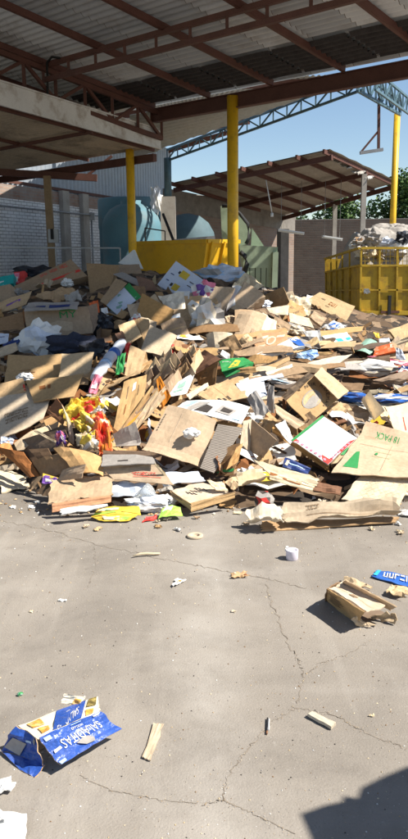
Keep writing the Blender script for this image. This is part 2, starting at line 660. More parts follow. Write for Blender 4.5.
    bs.inputs['Roughness'].default_value = .9
    bs.inputs['Specular IOR Level'].default_value = .25
    h = N.new('ShaderNodeMath'); h.operation = 'ADD'
    L.new(nz(120, 4, .6), h.inputs[0]); L.new(rng(nz(6, 6, .6), 0, 1, 0, .5), h.inputs[1])
    bp = N.new('ShaderNodeBump'); bp.inputs['Strength'].default_value = .32; bp.inputs['Distance'].default_value = .01
    L.new(h.outputs[0], bp.inputs['Height']); L.new(bp.outputs['Normal'], bs.inputs['Normal'])
    return m


def brick_mat(name, dirv, c1, c2, mortar, white=None, white_amt=0.0):
    m, nt, bs = _new(name)
    N, L = nt.nodes, nt.links
    tc = N.new('ShaderNodeTexCoord')
    dt = N.new('ShaderNodeVectorMath'); dt.operation = 'DOT_PRODUCT'; dt.inputs[1].default_value = dirv
    L.new(tc.outputs['Object'], dt.inputs[0])
    sp = N.new('ShaderNodeSeparateXYZ'); L.new(tc.outputs['Object'], sp.inputs[0])
    cb = N.new('ShaderNodeCombineXYZ'); L.new(dt.outputs['Value'], cb.inputs[0]); L.new(sp.outputs['Z'], cb.inputs[1])
    br = N.new('ShaderNodeTexBrick'); L.new(cb.outputs[0], br.inputs['Vector'])
    br.inputs['Color1'].default_value = (*c1, 1); br.inputs['Color2'].default_value = (*c2, 1); br.inputs['Mortar'].default_value = (*mortar, 1)
    br.inputs['Scale'].default_value = 1; br.inputs['Brick Width'].default_value = .30; br.inputs['Row Height'].default_value = .10
    br.inputs['Mortar Size'].default_value = .012
    out = br.outputs['Color']
    if white:
        n = N.new('ShaderNodeTexNoise'); n.inputs['Scale'].default_value = 1.6; n.inputs['Detail'].default_value = 8; n.inputs['Roughness'].default_value = .7
        L.new(tc.outputs['Object'], n.inputs['Vector'])
        r = N.new('ShaderNodeMapRange'); r.inputs['From Min'].default_value = .35; r.inputs['From Max'].default_value = .6; r.inputs['To Max'].default_value = white_amt
        L.new(n.outputs['Fac'], r.inputs['Value'])
        mx = N.new('ShaderNodeMix'); mx.data_type = 'RGBA'; L.new(r.outputs['Result'], mx.inputs['Factor'])
        L.new(out, mx.inputs[6]); mx.inputs[7].default_value = (*white, 1)
        out = mx.outputs[2]
    L.new(out, bs.inputs['Base Color'])
    bs.inputs['Roughness'].default_value = .9
    bp = N.new('ShaderNodeBump'); bp.inputs['Strength'].default_value = .6; bp.inputs['Distance'].default_value = .01; bp.invert = True
    L.new(br.outputs['Fac'], bp.inputs['Height']); L.new(bp.outputs['Normal'], bs.inputs['Normal'])
    return m


RUST = mat('rust_red_steel', (.115, .05, .038), rough=.65, amt=.3, scale=3, stain=(.10, .05, .035), stain_amt=.6)
RUSTD = mat('dark_rust_steel', (.105, .045, .033), rough=.7, amt=.3, scale=3)
SHEET = mat('weathered_roof_sheet', (.44, .43, .40), rough=.7, amt=.25, scale=1.2, fine=12, stain=(.30, .25, .19), stain_amt=.6, stain_scale=1.0)
SHEET2 = mat('pale_roof_sheet', (.46, .48, .48), rough=.6, amt=.15, scale=1.2, fine=12)
def sheet_mat():
    m, nt, bs = _new('corrugated_sheets')
    N, L = nt.nodes, nt.links
    tc = N.new('ShaderNodeTexCoord')
    mp = N.new('ShaderNodeMapping'); mp.inputs['Rotation'].default_value = (0, 0, R_(-49 + 90 + 90))
    L.new(tc.outputs['Object'], mp.inputs['Vector'])
    br = N.new('ShaderNodeTexBrick'); L.new(mp.outputs['Vector'], br.inputs['Vector'])
    br.inputs['Color1'].default_value = (.44, .47, .50, 1); br.inputs['Color2'].default_value = (.76, .80, .83, 1); br.inputs['Mortar'].default_value = (.16, .14, .12, 1)
    br.inputs['Scale'].default_value = 1; br.inputs['Brick Width'].default_value = 4.86; br.inputs['Row Height'].default_value = .92; br.inputs['Mortar Size'].default_value = .006; br.offset = 0
    n = N.new('ShaderNodeTexNoise'); n.inputs['Scale'].default_value = 1.1; n.inputs['Detail'].default_value = 8; n.inputs['Roughness'].default_value = .7
    L.new(tc.outputs['Object'], n.inputs['Vector'])
    rg = N.new('ShaderNodeMapRange'); rg.inputs['From Min'].default_value = .5; rg.inputs['From Max'].default_value = .72; rg.inputs['To Max'].default_value = .5
    L.new(n.outputs['Fac'], rg.inputs['Value'])
    mx = N.new('ShaderNodeMix'); mx.data_type = 'RGBA'; L.new(rg.outputs['Result'], mx.inputs['Factor'])
    L.new(br.outputs['Color'], mx.inputs[6]); mx.inputs[7].default_value = (.24, .185, .13, 1)
    L.new(mx.outputs[2], bs.inputs['Base Color'])
    bs.inputs['Roughness'].default_value = .6
    return m


NET = mat('dark_roof_panel', (.045, .041, .042), rough=.8, amt=.4, scale=8)
TEAL = mat('teal_paint', (.085, .15, .18), rough=.5, amt=.25)
YEL = mat('yellow_post_paint', (.74, .43, .02), rough=.42, amt=.07, scale=3, stain=(.36, .20, .03), stain_amt=.7, stain_scale=6)
YELB = mat('yellow_bin_paint', (.70, .40, .015), rough=.5, amt=.14, scale=3, stain=(.36, .20, .03), stain_amt=.6, stain_scale=3)
YELC = mat('worn_yellow_paint', (.44, .285, .022), rough=.6, amt=.22, scale=4, stain=(.15, .085, .03), stain_amt=.85, stain_scale=5)
FASC = mat('stained_fascia', (.63, .625, .61), rough=.75, amt=.12, scale=2, stain=(.24, .17, .11), stain_amt=.75, stain_scale=3)
UNDER = mat('tan_canopy_sheet', (.62, .52, .38), rough=.75, amt=.25, scale=1.6, stain=(.14, .10, .07), stain_amt=.8, stain_scale=1.2)
CLAD = mat('blue_grey_cladding', (.33, .37, .42), rough=.5, metal=.25, amt=.2, scale=2, stain=(.24, .22, .20), stain_amt=.5)
CONC = mat('old_concrete', (.38, .35, .31), rough=.9, amt=.2, scale=3, bump=.2, stain=(.22, .19, .16), stain_amt=.6)
DARKW = mat('dark_shed_wall', (.055, .052, .052), rough=.9, amt=.3, scale=2, stain=(.09, .08, .072), stain_amt=.5)
SHUT = mat('dark_shutter', (.013, .015, .019), rough=.6, amt=.2)
TANK = mat('blue_tank_plastic', (.10, .215, .265), rough=.7, amt=.14, scale=2.5, stain=(.16, .20, .21), stain_amt=.75, stain_scale=2)
TANK2 = mat('grey_blue_tank', (.085, .135, .155), rough=.75, amt=.15)
OLIVE = mat('pale_green_machine', (.29, .36, .25), rough=.5, amt=.15, scale=4, stain=(.13, .15, .10), stain_amt=.6, stain_scale=3)
WOOD = mat('weathered_post_wood', (.27, .19, .11), rough=.85, amt=.25, scale=6)
BLK = mat('black_rubber', (.018, .018, .018), rough=.7, amt=.3)
METAL = mat('grey_metal', (.30, .30, .30), rough=.45, metal=.6, amt=.2)
LAMPW = mat('lamp_white', (.70, .70, .68), rough=.4, amt=.05)
SHSHEET = mat('shed_roof_underside', (.36, .31, .25), rough=.8, amt=.2, scale=1.5, fine=15, stain=(.22, .17, .13), stain_amt=.6)

# ------------------------------------------------------------------ ground
mb = MB()
mb.poly([(-300, -150, 0), (300, -150, 0), (300, 500, 0), (-300, 500, 0)], ground_mat(k=.985, grey=.22))
tag(link('ground', mb, L=V((0, 0, 0))), 'dusty grey concrete yard with hairline cracks and pale specks', kind='structure')

CRK = mat('crack_dirt', (.15, .12, .09), rough=.95, amt=.3, scale=30)
CRKL = mat('crack_crumbs', (.225, .192, .156), rough=.95, amt=.25, scale=40)

def crack(path, w, m, z, seg=14, jit=2.2, broken=False):
    rnd = random.Random(len(path) * 13 + int(path[0][0]))
    pts = []
    for a, b in zip(path, path[1:]):
        for k in range(seg):
            f = k / seg
            pts.append((a[0] + (b[0] - a[0]) * f + rnd.uniform(-jit, jit), a[1] + (b[1] - a[1]) * f + rnd.uniform(-jit, jit) * .5))
    W = [at_z(x, y, z) for x, y in pts]
    mbx = MB()
    prev = None
    for i in range(len(W) - 1):
        d = (W[i + 1] - W[i]).normalized(); s = V((-d.y, d.x, 0))
        ww = w * rnd.uniform(.15, 1.0)
        if broken and noise.noise(V((i * .23, w * 900, 1))) < .06: prev = None; continue
        a = mbx.pts([W[i] + s * ww, W[i] - s * ww])
        if prev is not None: mbx.face((prev, prev + 1, a + 1, a), m)
        prev = a
    return mbx


CRACKS = []
for path, w in [([(0, 521), (40, 528), (100, 545), (150, 556), (204, 567), (270, 579), (312, 590)], .006),
                ([(266, 585), (272, 604), (286, 640), (299, 660), (304, 676), (296, 708)], .007),
                ([(296, 708), (272, 722), (246, 750), (229, 775), (222, 800), (196, 806)], .005),
                ([(292, 707), (330, 713), (362, 731), (410, 750)], .006),
                ([(222, 800), (250, 812), (302, 838)], .005),
                ([(80, 775), (110, 790), (160, 800), (204, 803)], .003),
                ([(372, 640), (345, 655), (318, 664), (304, 676)], .004),
                ([(88, 590), (96, 560), (92, 545)], .003)]:
    CRACKS.append(path)
    o = link('pavement_crack', crack(path, w * .7, CRKL, .0010), None); tag(o, kind='structure')
    o = link('pavement_crack', crack(path, w * .13, CRK, .0018, broken=True), None); tag(o, kind='structure')

# ------------------------------------------------------------------ main canopy roof
AZ = R_(41)
rv = V((math.sin(AZ), math.cos(AZ), 0)); bv = V((-rv.y, rv.x, 0))
B0 = V((.61, 16.5, 4.95)); SL = .125


def RP(s, t, dz=0.0):
    return B0 - rv * s + bv * t + V((0, 0, SL * s + dz))


def tr(s):
    return -5.75 - .47 * s


roof = thing('canopy_roof', 'large rust red steel canopy roof of corrugated sheets over the cardboard pile', 'roof', RP(0, 0))
SMAX = 13.5
mb = MB()
ns = int((SMAX + .3) / .17 * 6)


def roof_fn(u, v):
    s = -.28 + (SMAX + .28) * v
    t = tr(s) + (9.5 - tr(s)) * u
    return RP(s, t, .165 + .03 * math.sin(2 * math.pi * s / .17))


mb.grid(roof_fn, 4, ns, sheet_mat(), smooth=True)
link('roof_sheet', mb, roof)
mb = MB()


def net_fn(t0, t1):
    def f(u, v):
        s = .14 + 1.12 * v
        t = t0 + (t1 - t0) * u
        return RP(s, t, .085 + .028 * math.sin(2 * math.pi * s / .17) + .008 * math.sin(t * 3))
    return f


for i, (t0, t1) in enumerate([(3.6, 1.42), (1.36, -.22), (-.28, -1.86), (-1.92, -3.42), (-3.48, -4.72)]):
    mb = MB(); mb.grid(net_fn(t0, t1), 8, 56, NET, smooth=True)
    link('dark_panel', mb, roof)
for t in (-5.9, -4.3, -2.69, -1.08, .55, 2.17, 3.8, 5.4):
    mb = MB()
    a, b = max(-.05, 0), SMAX
    mb.bar(RP(a, t, .045), RP(b, t, .045), .035, .11, RUST, up=V((0, 0, 1)))
    mb.bar(RP(a, t + .03, .095), RP(b, t + .03, .095), .07, .012, RUST)
    mb.bar(RP(a, t + .025, -.008), RP(b, t + .025, -.008), .055, .012, RUST)
    link('purlin', mb, roof)


def truss(mb, P, Q, drop, n, m, w=.06, web=.035, diag=True):
    P, Q = V(P), V(Q)
    dn = V((0, 0, -drop)) if not isinstance(drop, V) else drop
    mb.bar(P, Q, w, w, m); mb.bar(P + dn, Q + dn, w, w, m)
    for i in range(n + 1):
        a = P.lerp(Q, i / n)
        mb.bar(a, a + dn, web, web, m, up=V((1, 0, 0)))
        if diag and i < n:
            b = P.lerp(Q, (i + 1) / n)
            if i % 2: mb.bar(a, b + dn, web, web, m)
            else: mb.bar(a + dn, b, web, web, m)


mb = MB(); truss(mb, RP(-.2, 2.17, -.08), RP(9.5, 2.17, -.08), .52, 13, RUSTD, w=.09, web=.06); link('side_truss', mb, roof)
mb = MB(); truss(mb, RP(3.05, 2.2, -.02), RP(3.05, -7, -.02), .26, 12, RUST, w=.085, web=.05, diag=False); link('cross_truss', mb, roof)
mb = MB(); truss(mb, RP(8.5, 2.2, -.02), RP(8.5, -9.5, -.02), .26, 14, RUST, w=.085, web=.05, diag=False); link('cross_truss', mb, roof)
# eave beam: an I section with its flanges
mb = MB()
for dz, w, h in ((-.13, .03, .27), (.0, .16, .02), (-.27, .16, .02)):
    mb.bar(RP(-.08, 2.3, dz), RP(-.08, -5.9, dz), w, h, RUSTD if h > .1 else RUST)
mb.bar(RP(-.08, 2.3, -.13), RP(-.08, 2.32, -.13), .17, .29, RUSTD)
link('eave_beam', mb, roof)
mb = MB(); mb.bar(RP(0, -5.85, .0), RP(SMAX, tr(SMAX) - .05, .0), .06, .16, RUST); link('edge_rail', mb, roof)
mb = MB()
mb.bar(RP(.6, tr(.6) - .42, .1), RP(SMAX, tr(SMAX) - .48, .1), .20, .05, RUSTD)  # rail added outside the roof edge to throw stripes of shade on the pile
for s in (.8, 3.0, 5.5, 8, 10.5, 13):
    mb.bar(RP(s, tr(s) + .2, .06), RP(s, tr(s) - .5, .06), .05, .05, RUSTD)
link('shade_stripe_rail', mb, roof)


def post(px, py_top, py_bot, Y, dia, m, label, name='steel_post', taper=1.0):
    top = at_y(px[0], py_top, Y); bot = at_y(px[1], py_bot, Y)
    x, y = (top.x + bot.x) / 2, Y
    mb = MB()
    mb.tube([(x, y, 0), (x, y, top.z)], [dia / 2 * taper, dia / 2], m, n=24)
    mb.lathe((x, y, 0), [(dia * .5, .02), (dia * .95, .02), (dia * .95, 0.0)][::-1], m, 24)
    return mb, x, y, top.z


mb, x, y, z = post((232, 233.5), 96, 270, 16.5, .235, YEL, '')
mb.tube([(x, y, 2.98), (x, y, 3.0)], .121, YEL, n=24)
tag(link('steel_post', mb), 'thick bright yellow steel post holding up the rust red eave beam', 'post', 'yellow steel posts')
for (px, yt, yb, Y, dia, lab) in [((129, 133), 148, 240, 18.6, .20, 'slim dull yellow post in front of the blue water tank'),
                                  ((397, 392.5), 114, 235, 21.5, .17, 'slender yellow post behind the loaded yellow cage container')]:
    mb, x, y, z = post(px, yt, yb, Y, dia, YEL, '')
    tag(link('steel_post', mb), lab, 'post', 'yellow steel posts')

# ------------------------------------------------------------------ second bay: pale roof strip and teal trusses
bay = thing('side_bay_roof', 'pale corrugated roof strip on blue green trusses beyond the rust red beam', 'roof', at_y(168, 158, 21))
a0, a1 = RP(-.2, 3.2, .02), RP(-.2, -2.6, .02)
c0, c1 = at_y(128, 161, 21.6), at_y(352, 80, 17.1)
mb = MB()


def bay_fn(u, v):
    p = a0.lerp(a1, u).lerp(c0.lerp(c1, u), v)
    return p + V((0, 0, .035 * math.sin(2 * math.pi * v * (14 - 8 * u))))


mb.grid(bay_fn, 20, 110, SHEET2, smooth=True); link('roof_sheet', mb, bay)
mb = MB(); truss(mb, at_y(167, 150, 21), at_y(363, 76, 16.9), .27, 15, TEAL, w=.05, web=.03); link('long_truss', mb, bay)
mb = MB(); truss(mb, at_y(358, 72, 16.85), at_y(401, 100, 20.6), .36, 8, TEAL, w=.06, web=.04)
P, Q = at_y(364, 71, 16.85) + V((.25, 0, 0)), at_y(401, 100, 20.6) + V((.25, 0, 0))
truss(mb, P, Q, .36, 8, TEAL, w=.05, web=.03)
link('short_truss', mb, bay)
mb = MB(); mb.tube([at_y(167.5, 158, 21), at_y(168, 198, 21)], .1, TEAL, n=16); link('stub_post', mb, bay)
mb = MB(); mb.bar(at_y(379, 98, 19), at_y(378.5, 150, 19), .06, .06, RUSTD); mb.bar(at_y(378.5, 131, 19), at_y(361, 152, 19), .045, .045, RUSTD)
mb.bar(at_y(360, 153, 19), at_y(383, 149.5, 19), .09, .07, METAL); link('hanger_bracket', mb, bay)
p0 = at_y(168, 197, 21)
mb = MB(); mb.box((p0.x, 21, p0.z / 2), (.2, 0, 0), (0, .2, 0), (0, 0, p0.z / 2), CONC)
tag(link('concrete_pillar', mb), 'square concrete pillar carrying the teal stub post beside the blue tank', 'pillar')

# ------------------------------------------------------------------ left lean-to canopy
fr, fl = at_y(161, 149, 18.2), at_y(-60, 88, 13.6)
lean = thing('lean_to_canopy', 'low lean-to canopy with a long rust streaked white fascia', 'canopy', V((fr.x, fr.y, fr.z)))
mb = MB()
ups = V((0, 0, .41))
d = (fr - fl).normalized()
mb.grid(lambda u, v: fl.lerp(fr, u) + ups * v + V((0, 0, .006 * math.sin(u * 160))), 60, 4, FASC)
mb.grid(lambda u, v: fl.lerp(fr, u) + ups * v + bv * .03, 8, 4, FASC)
mb.bar(fl, fr, .05, .03, FASC); mb.bar(fl + ups, fr + ups, .07, .03, FASC)
link('fascia', mb, lean)
mb = MB()
bl = bv * 7.5 + V((0, 0, -.05))


def lean_fn(u, v):
    return fl.lerp(fr, u) + bl * v + V((0, 0, .05 + .018 * math.sin(2 * math.pi * u * 7.4 / .16)))


mb.grid(lean_fn, 300, 4, UNDER, smooth=True); link('roof_sheet', mb, lean)
for v in (.03, .34):
    mb = MB(); mb.bar(fl + bl * v + V((0, 0, -.0)), fr + bl * v + V((0, 0, -.0)), .05, .07, RUSTD); link('purlin', mb, lean)
mb = MB(); mb.bar(fr + bv * .2 + V((0, 0, -.17)), fr + bv * 7.4 + V((0, 0, -.22)), .12, .17, RUSTD); link('eave_beam', mb, lean)
for u in (.62,):
    mb = MB(); p = fl.lerp(fr, u); mb.bar(p + V((0, 0, -.03)), p + bl + V((0, 0, -.03)), .05, .07, RUSTD); link('rafter', mb, lean)
mb = MB(); mb.bar(at_y(-20, 171, 20.3), at_y(97, 178, 20.3), .12, .17, RUSTD); mb.bar(at_y(84, 178, 20.3), at_y(112, 156, 20.3), .06, .06, RUSTD)
link('tie_beam', mb, lean)
# black cable looped under the side truss
mb = MB()
mb.tube([at_y(48, 118, 15.6), at_y(47.5, 80, 15.6), at_y(47, 62, 15.4), at_y(52, 57, 15.3), at_y(60, 58, 15.2)], .022, BLK, n=6)
tag(link('drain_hose', mb), 'thin dark hose hanging from the side truss onto the white fascia', 'hose')

# wooden post with switch box
mb = MB(); mb.bar(at_y(47, 176, 20), V((at_y(53, 260, 20).x, 20, 0)), .17, .17, WOOD, up=V((1, 0, 0)))
wp = link('wooden_post', mb); tag(wp, 'leaning weathered wooden post with a small switch box under the lean-to', 'post')
mb = MB(); p = at_y(53.5, 236, 19.88); mb.box(p, (.13, 0, 0), (0, .06, 0), (0, 0, .17), METAL); link('switch_box', mb, wp)
mb = MB(); p = at_y(52, 234, 19.8); mb.box(p, (.035, 0, 0), (0, .02, 0), (0, 0, .13), BLK); link('breaker_handle', mb, wp)

# ------------------------------------------------------------------ brick wall with cladding
W0, W1 = at_y(-70, 196, 19.6), at_y(176, 196, 36)
W0.z = W1.z = 0
g0 = at_y(0, 196, 23); g1 = at_y(102, 205, 29)
wd = V((g1.x - g0.x, g1.y - g0.y, 0)).normalized()
W0 = V((g0.x, g0.y, 0)) - wd * 6; W1 = V((g0.x, g0.y, 0)) + wd * 13.2
wn = V((wd.y, -wd.x, 0))
WB = brick_mat('whitewashed_brick', wd, (.68, .67, .66), (.80, .79, .78), (.22, .20, .185), (.84, .84, .85), .5)
RB = brick_mat('red_brick', wd, (.25, .13, .09), (.32, .19, .13), (.25, .22, .19), (.4, .37, .33), .5)
bw = thing('brick_wall', 'whitewashed brick boundary wall with pilasters and steel cladding above', 'wall', W0)


def wall_box(mb, k0, k1, z0, z1, off, th, m):
    A, B = W0.lerp(W1, k0), W0.lerp(W1, k1)
    c = (A + B) / 2 + wn * off + V((0, 0, (z0 + z1) / 2))
    mb.box(c, (B - A) / 2, wn * (th / 2), V((0, 0, (z1 - z0) / 2)), m)


mb = MB(); wall_box(mb, 0, 1, 0, 3.45, 0, .25, WB); link('wall', mb, bw)
mb = MB(); wall_box(mb, 0, 1, 3.45, 3.85, -.004, .25, RB); link('brick_band', mb, bw)
mb = MB()
LW = (W1 - W0).length
mb.grid(lambda u, v: W0.lerp(W1, u) + V((0, 0, 3.85 + 2.6 * v)) + wn * (.05 * math.sin(2 * math.pi * u * LW / .26)), int(LW / .26 * 6), 2, CLAD, smooth=True)
link('cladding', mb, bw)
mb = MB(); mb.bar(W0 + V((0, 0, 3.95)) + wn * .1, W1 + V((0, 0, 3.95)) + wn * .1, .05, .09, RUSTD); link('cladding_rail', mb, bw)
for k in (.475, .545, .2):
    mb = MB(); wall_box(mb, k, k + .022, 0, 3.9, .2, .16, CONC); link('pilaster', mb, bw)
mb = MB(); mb.tube([W0 + wn * .32 + V((0, 0, 3.2)), W1 + wn * .32 + V((0, 0, 3.2))], .03, METAL, n=8)
q = W0.lerp(W1, .57) + wn * .32
mb.tube([q + V((0, 0, 3.3)), q], .03, METAL, n=8)
mb.box(q + V((0, 0, 3.15)), (.12, 0, 0), (0, .06, 0), (0, 0, .13), METAL)
link('conduit', mb, bw)

# high roof on beams, added out of view to shade the wall and tanks
mb = MB()
hq = [V((-3.9, 20.2, 6.1)), V((3.2, 20.2, 6.1)), V((1.2, 36, 7.35)), V((-2.2, 36, 7.35))]
hw = [V((-6.9, 20.2, 6.1)), V((-1.6, 35.5, 6.4))]
mb.grid(lambda u, v: hq[0].lerp(hq[1], u).lerp(hq[3].lerp(hq[2], u), v) + V((0, 0, .02 * math.sin(u * 300))), 240, 2, SHEET, smooth=True)
link('added_shade_roof', mb, bw)
for k in (.03, .35, .66, .97):
    mb = MB(); mb.bar(hw[0].lerp(hw[1], k) - V((0, 0, .12)), hq[1].lerp(hq[2], k) - V((0, 0, .12)), .1, .2, RUSTD); link('shade_roof_beam', mb, bw)

# railing in front of the wall
mb = MB()
a, b = at_y(-10, 247.5, 17.3), at_y(120, 248, 17.6)
mb.bar(a, b, .03, .03, METAL)
for k in range(3):
    p = a.lerp(b, k / 2); mb.bar(p, (p.x, p.y, 0), .03, .03, METAL, up=V((1, 0, 0)))
tag(link('low_railing', mb), 'low thin grey pipe railing in front of the whitewashed brick wall', 'railing')

# ------------------------------------------------------------------ tanks
ta, tb = at_y(103, 250, 21), at_y(163, 250, 21)
cx, rad = (ta.x + tb.x) / 2, (tb.x - ta.x) / 2
zt = at_y(130, 204, 21).z
mb = MB()
prof = [(rad, 0), (rad, .55), (rad * 1.015, .58), (rad, .61), (rad, 1.15), (rad * 1.015, 1.18), (rad, 1.21), (rad, zt - .62), (rad * .98, zt - .5), (rad * .9, zt - .33), (rad * .72, zt - .14), (rad * .5, zt - .04), (rad * .36, zt), (rad * .36, zt + .08), (rad * .1, zt + .1)]
mb.lathe((cx, 21, 0), prof, TANK)
t = link('water_tank', mb); tag(t, 'domed blue plastic water tank with moulded ribs behind the slim post', 'tank')
ta, tb = at_y(99, 250, 23), at_y(165, 250, 23)
cx2, rad2, zt2 = (ta.x + tb.x) / 2, (tb.x - ta.x) / 2, at_y(130, 199.5, 23.5).z
mb = MB()
prof = [(rad2, 0), (rad2, zt2 - .9), (rad2 * 1.02, zt2 - .85), (rad2 * 1.02, zt2 - .05), (rad2 * .99, zt2), (rad2 * .3, zt2 + .02)]
mb.lathe((cx2, 23.3, 0), prof, TANK)
tag(link('water_tank', mb), 'flat topped blue tank standing right behind the domed one', 'tank')
mb = MB()
p = at_y(145, 228, 20); q = at_y(165, 231, 20)
mb.bar(p, q, .03, .03, BLK)
mb.bar(p, (p.x, p.y, 0), .03, .03, BLK, up=V((1, 0, 0))); mb.bar(q, (q.x, q.y, 0), .03, .03, BLK, up=V((1, 0, 0)))
tag(link('pipe_frame', mb), 'thin black pipe frame in front of the blue tank', 'railing')
p = at_y(187, 228, 25.5); r3 = .95
mb = MB()
mb.lathe((p.x, p.y, 0), [(r3, 0), (r3, 1.8), (r3, 2.15), (r3 * .93, 2.5), (r3 * .75, 2.8), (r3 * .45, 3.02), (r3 * .1, 3.1)], TANK2)
tag(link('water_tank', mb), 'dull grey blue round topped tank half hidden behind the yellow skip', 'tank')
mb = MB(); mb.bar(at_y(163, 214, 19.4), at_y(174, 242, 18.6), .05, .05, BLK)
mb.bar(at_y(174, 241.5, 18.7), at_y(215, 238, 18.7), .14, .10, METAL)
tag(link('lift_arm', mb), 'dark steel lifting arm resting behind the rim of the yellow skip', 'machine arm')
# white plastic hanging from the wall beam beside the pillar
mb = MB()
rr = random.Random(4)
for k in range(5):
    p = at_y(152 + k * 1.6, 205, 20.6); q = at_y(155 + k * 1.0, 176 + k * 3, 20.6)
    pass
p = at_y(156, 200, 20.8)
tag(crumple('plastic_scrap', '', '', None, p, .20, 'white', (.8, .5, 1.9), .5, 'bluewhite'), 'white torn plastic hanging on the rail beside the teal post', 'plastic')

# ------------------------------------------------------------------ yellow skip
def rb(p, s=0.0, t=0.0, z=None):
    q = V(p) + rv * s + bv * t
    if z is not None: q.z = z
    return q


ct = at_y(207, 241, 17.8)
zt = ct.z
skip = thing('waste_skip', 'yellow steel waste skip with sloped end behind the cardboard pile', 'skip', V((ct.x, ct.y, 0)))
mb = MB()
c = V((ct.x, ct.y, 0))
LL, DD = 2.45, 1.2
top = [rb(c, 0, 0, zt), rb(c, DD, 0, zt), rb(c, DD, LL, zt), rb(c, 0, LL, zt)]
ins = .45
bot = [rb(c, .1, ins, .25), rb(c, DD - .1, ins, .25), rb(c, DD - .1, LL - ins, .25), rb(c, .1, LL - ins, .25)]
for i in range(4):
    j = (i + 1) % 4
    mb.poly([bot[i], bot[j], top[j], top[i]], YELB)
    inn = V((0, 0, 0))
ctr = (top[0] + top[2]) / 2
for i in range(4):
    j = (i + 1) % 4
    f = lambda p: p.lerp(V((ctr.x, ctr.y, p.z)), .03)
    mb.poly([f(top[i]), f(top[j]), f(bot[j]), f(bot[i])], YELB)
mb.poly(bot, YELB)
link('body', mb, skip)
mb = MB()
for i in range(4):
    j = (i + 1) % 4
    mb.bar(top[i], top[j], .08, .09, YELB)
link('rim', mb, skip)
for k in (.12, .5, .88):
    mb = MB()
    a, b = top[0].lerp(top[1], k), bot[0].lerp(bot[1], k)
    off = -bv * .035
    mb.bar(a + off, b + off, .07, .06, YELB, up=rv); link('rib', mb, skip)
for p in bot:
    mb = MB(); mb.bar(p, (p.x, p.y, 0), .12, .12, BLK, up=V((1, 0, 0))); link('skid', mb, skip)

# ------------------------------------------------------------------ green baling machine
mach = thing('baling_machine', 'pale green steel baling machine with a raised arm beside the thick yellow post', 'machine', V((1.3, 19.6, 0)))


def px_prism(pts, Y, depth, m):
    mb = MB(); mb.prism([at_y(x, y, Y) for x, y in pts], (0, depth, 0), m); return mb


link('hopper', px_prism([(239, 245), (278, 247), (275, 268), (244, 268)], 19.5, 1.2, OLIVE), mach)
link('side_plate', px_prism([(220.5, 206), (232, 207), (243, 219), (251, 230), (247, 244), (238, 246), (229, 243), (222, 238)], 19.9, .12, OLIVE), mach)
link('far_plate', px_prism([(252, 228), (264, 246), (251, 246)], 20.3, .1, OLIVE), mach)
mb = MB(); mb.tube([at_y(x, y, 19.75) for x, y in ((222, 206), (231, 206), (240, 214), (248, 224), (249, 238), (246, 244))], .045, BLK, n=8); link('hose', mb, mach)
mb = MB(); mb.tube([at_y(x, y, 19.4) for x, y in ((240, 252), (245, 256), (247, 264), (244, 274))], .06, BLK, n=8); link('hose', mb, mach)
for x in (247, 252.5, 258, 263.5, 269):
    mb = MB(); mb.bar(at_y(x, 266, 19.55), at_y(x - .3, 290, 19.55), .065, .12, OLIVE, up=V((1, 0, 0))); link('grille_bar', mb, mach)
link('grille_back', px_prism([(244, 268), (276, 268), (275, 300), (244, 300)], 20.1, .5, BLK), mach)
mb = MB(); mb.bar(at_y(275.5, 252, 19.45), at_y(274, 300, 19.45), .14, .14, OLIVE, up=V((1, 0, 0))); link('corner_leg', mb, mach)

# ------------------------------------------------------------------ far shed
A, B, Cc = at_y(170, 184, 28.75), at_y(330, 150, 24), at_y(391, 179, 27.3)
D = A + (Cc - B) * 1.7
shed = thing('open_shed', 'open sided shed with a tilted sheet roof on dark rust red rafters', 'shed', V((3, 28, 0)))
mb = MB()


def sh(u, v, dz=0.0):
    far = A + (Cc - B) * 1.7
    p = A.lerp(B, u).lerp(far.lerp(Cc + (Cc - B) * .12, u), v)
    p.z += dz
    return p


def shf(u, v):
    return sh(u, v, .012 * math.sin(v * 220) + .008 * noise.noise(V((u * 9, v * 9, 1))))


mb.grid(shf, 24, 160, SHSHEET, smooth=True); mb.grid(lambda u, v: shf(u, v) + V((0, 0, .03)), 24, 20, SHEET, smooth=True)
link('roof_sheet', mb, shed)
for u in (.04, .2, .36, .52, .68, .84, .985):
    mb = MB(); mb.bar(sh(u, -.045, -.07), sh(u, .99, -.07), .07, .13, RUSTD); link('rafter', mb, shed)
for v in (.03, .52, .97):
    mb = MB(); mb.bar(sh(.0, v, -.18), sh(1, v, -.18), .08, .16, RUSTD); link('purlin', mb, shed)
for u, v in ((.99, .5), (.55, .97), (.02, .5)):
    p = sh(u, v, -.2); mb = MB(); mb.bar(p, (p.x, p.y, 0), .16, .16, CONC, up=V((1, 0, 0))); link('column', mb, shed)
# jagged torn sheets at the right end of the shed roof
for k, (x, y, w) in enumerate([(338, 157, 5), (347, 162, 7), (358, 168, 8), (368, 173, 6)]):
    mb = MB(); q = [at_y(x - w, y + 2, 25.2 + k * .3), at_y(x + w, y - 1 + 4, 25.2 + k * .3), at_y(x + w * .6, y + 6, 24.9 + k * .3), at_y(x - w * .4, y + 5, 24.9 + k * .3)]
    slab(mb, q, .02, SHEET, wob=.05, tear=.1); link('torn_sheet', mb, shed)
# walls of the shed
PLAST = mat('grimy_plaster', (.22, .20, .175), rough=.9, amt=.25, stain=(.12, .10, .085), stain_amt=.7)
RB2 = brick_mat('shed_brick', V((.7, .7, 0)), (.20, .13, .10), (.27, .18, .13), (.22, .19, .17), (.30, .26, .23), .4)


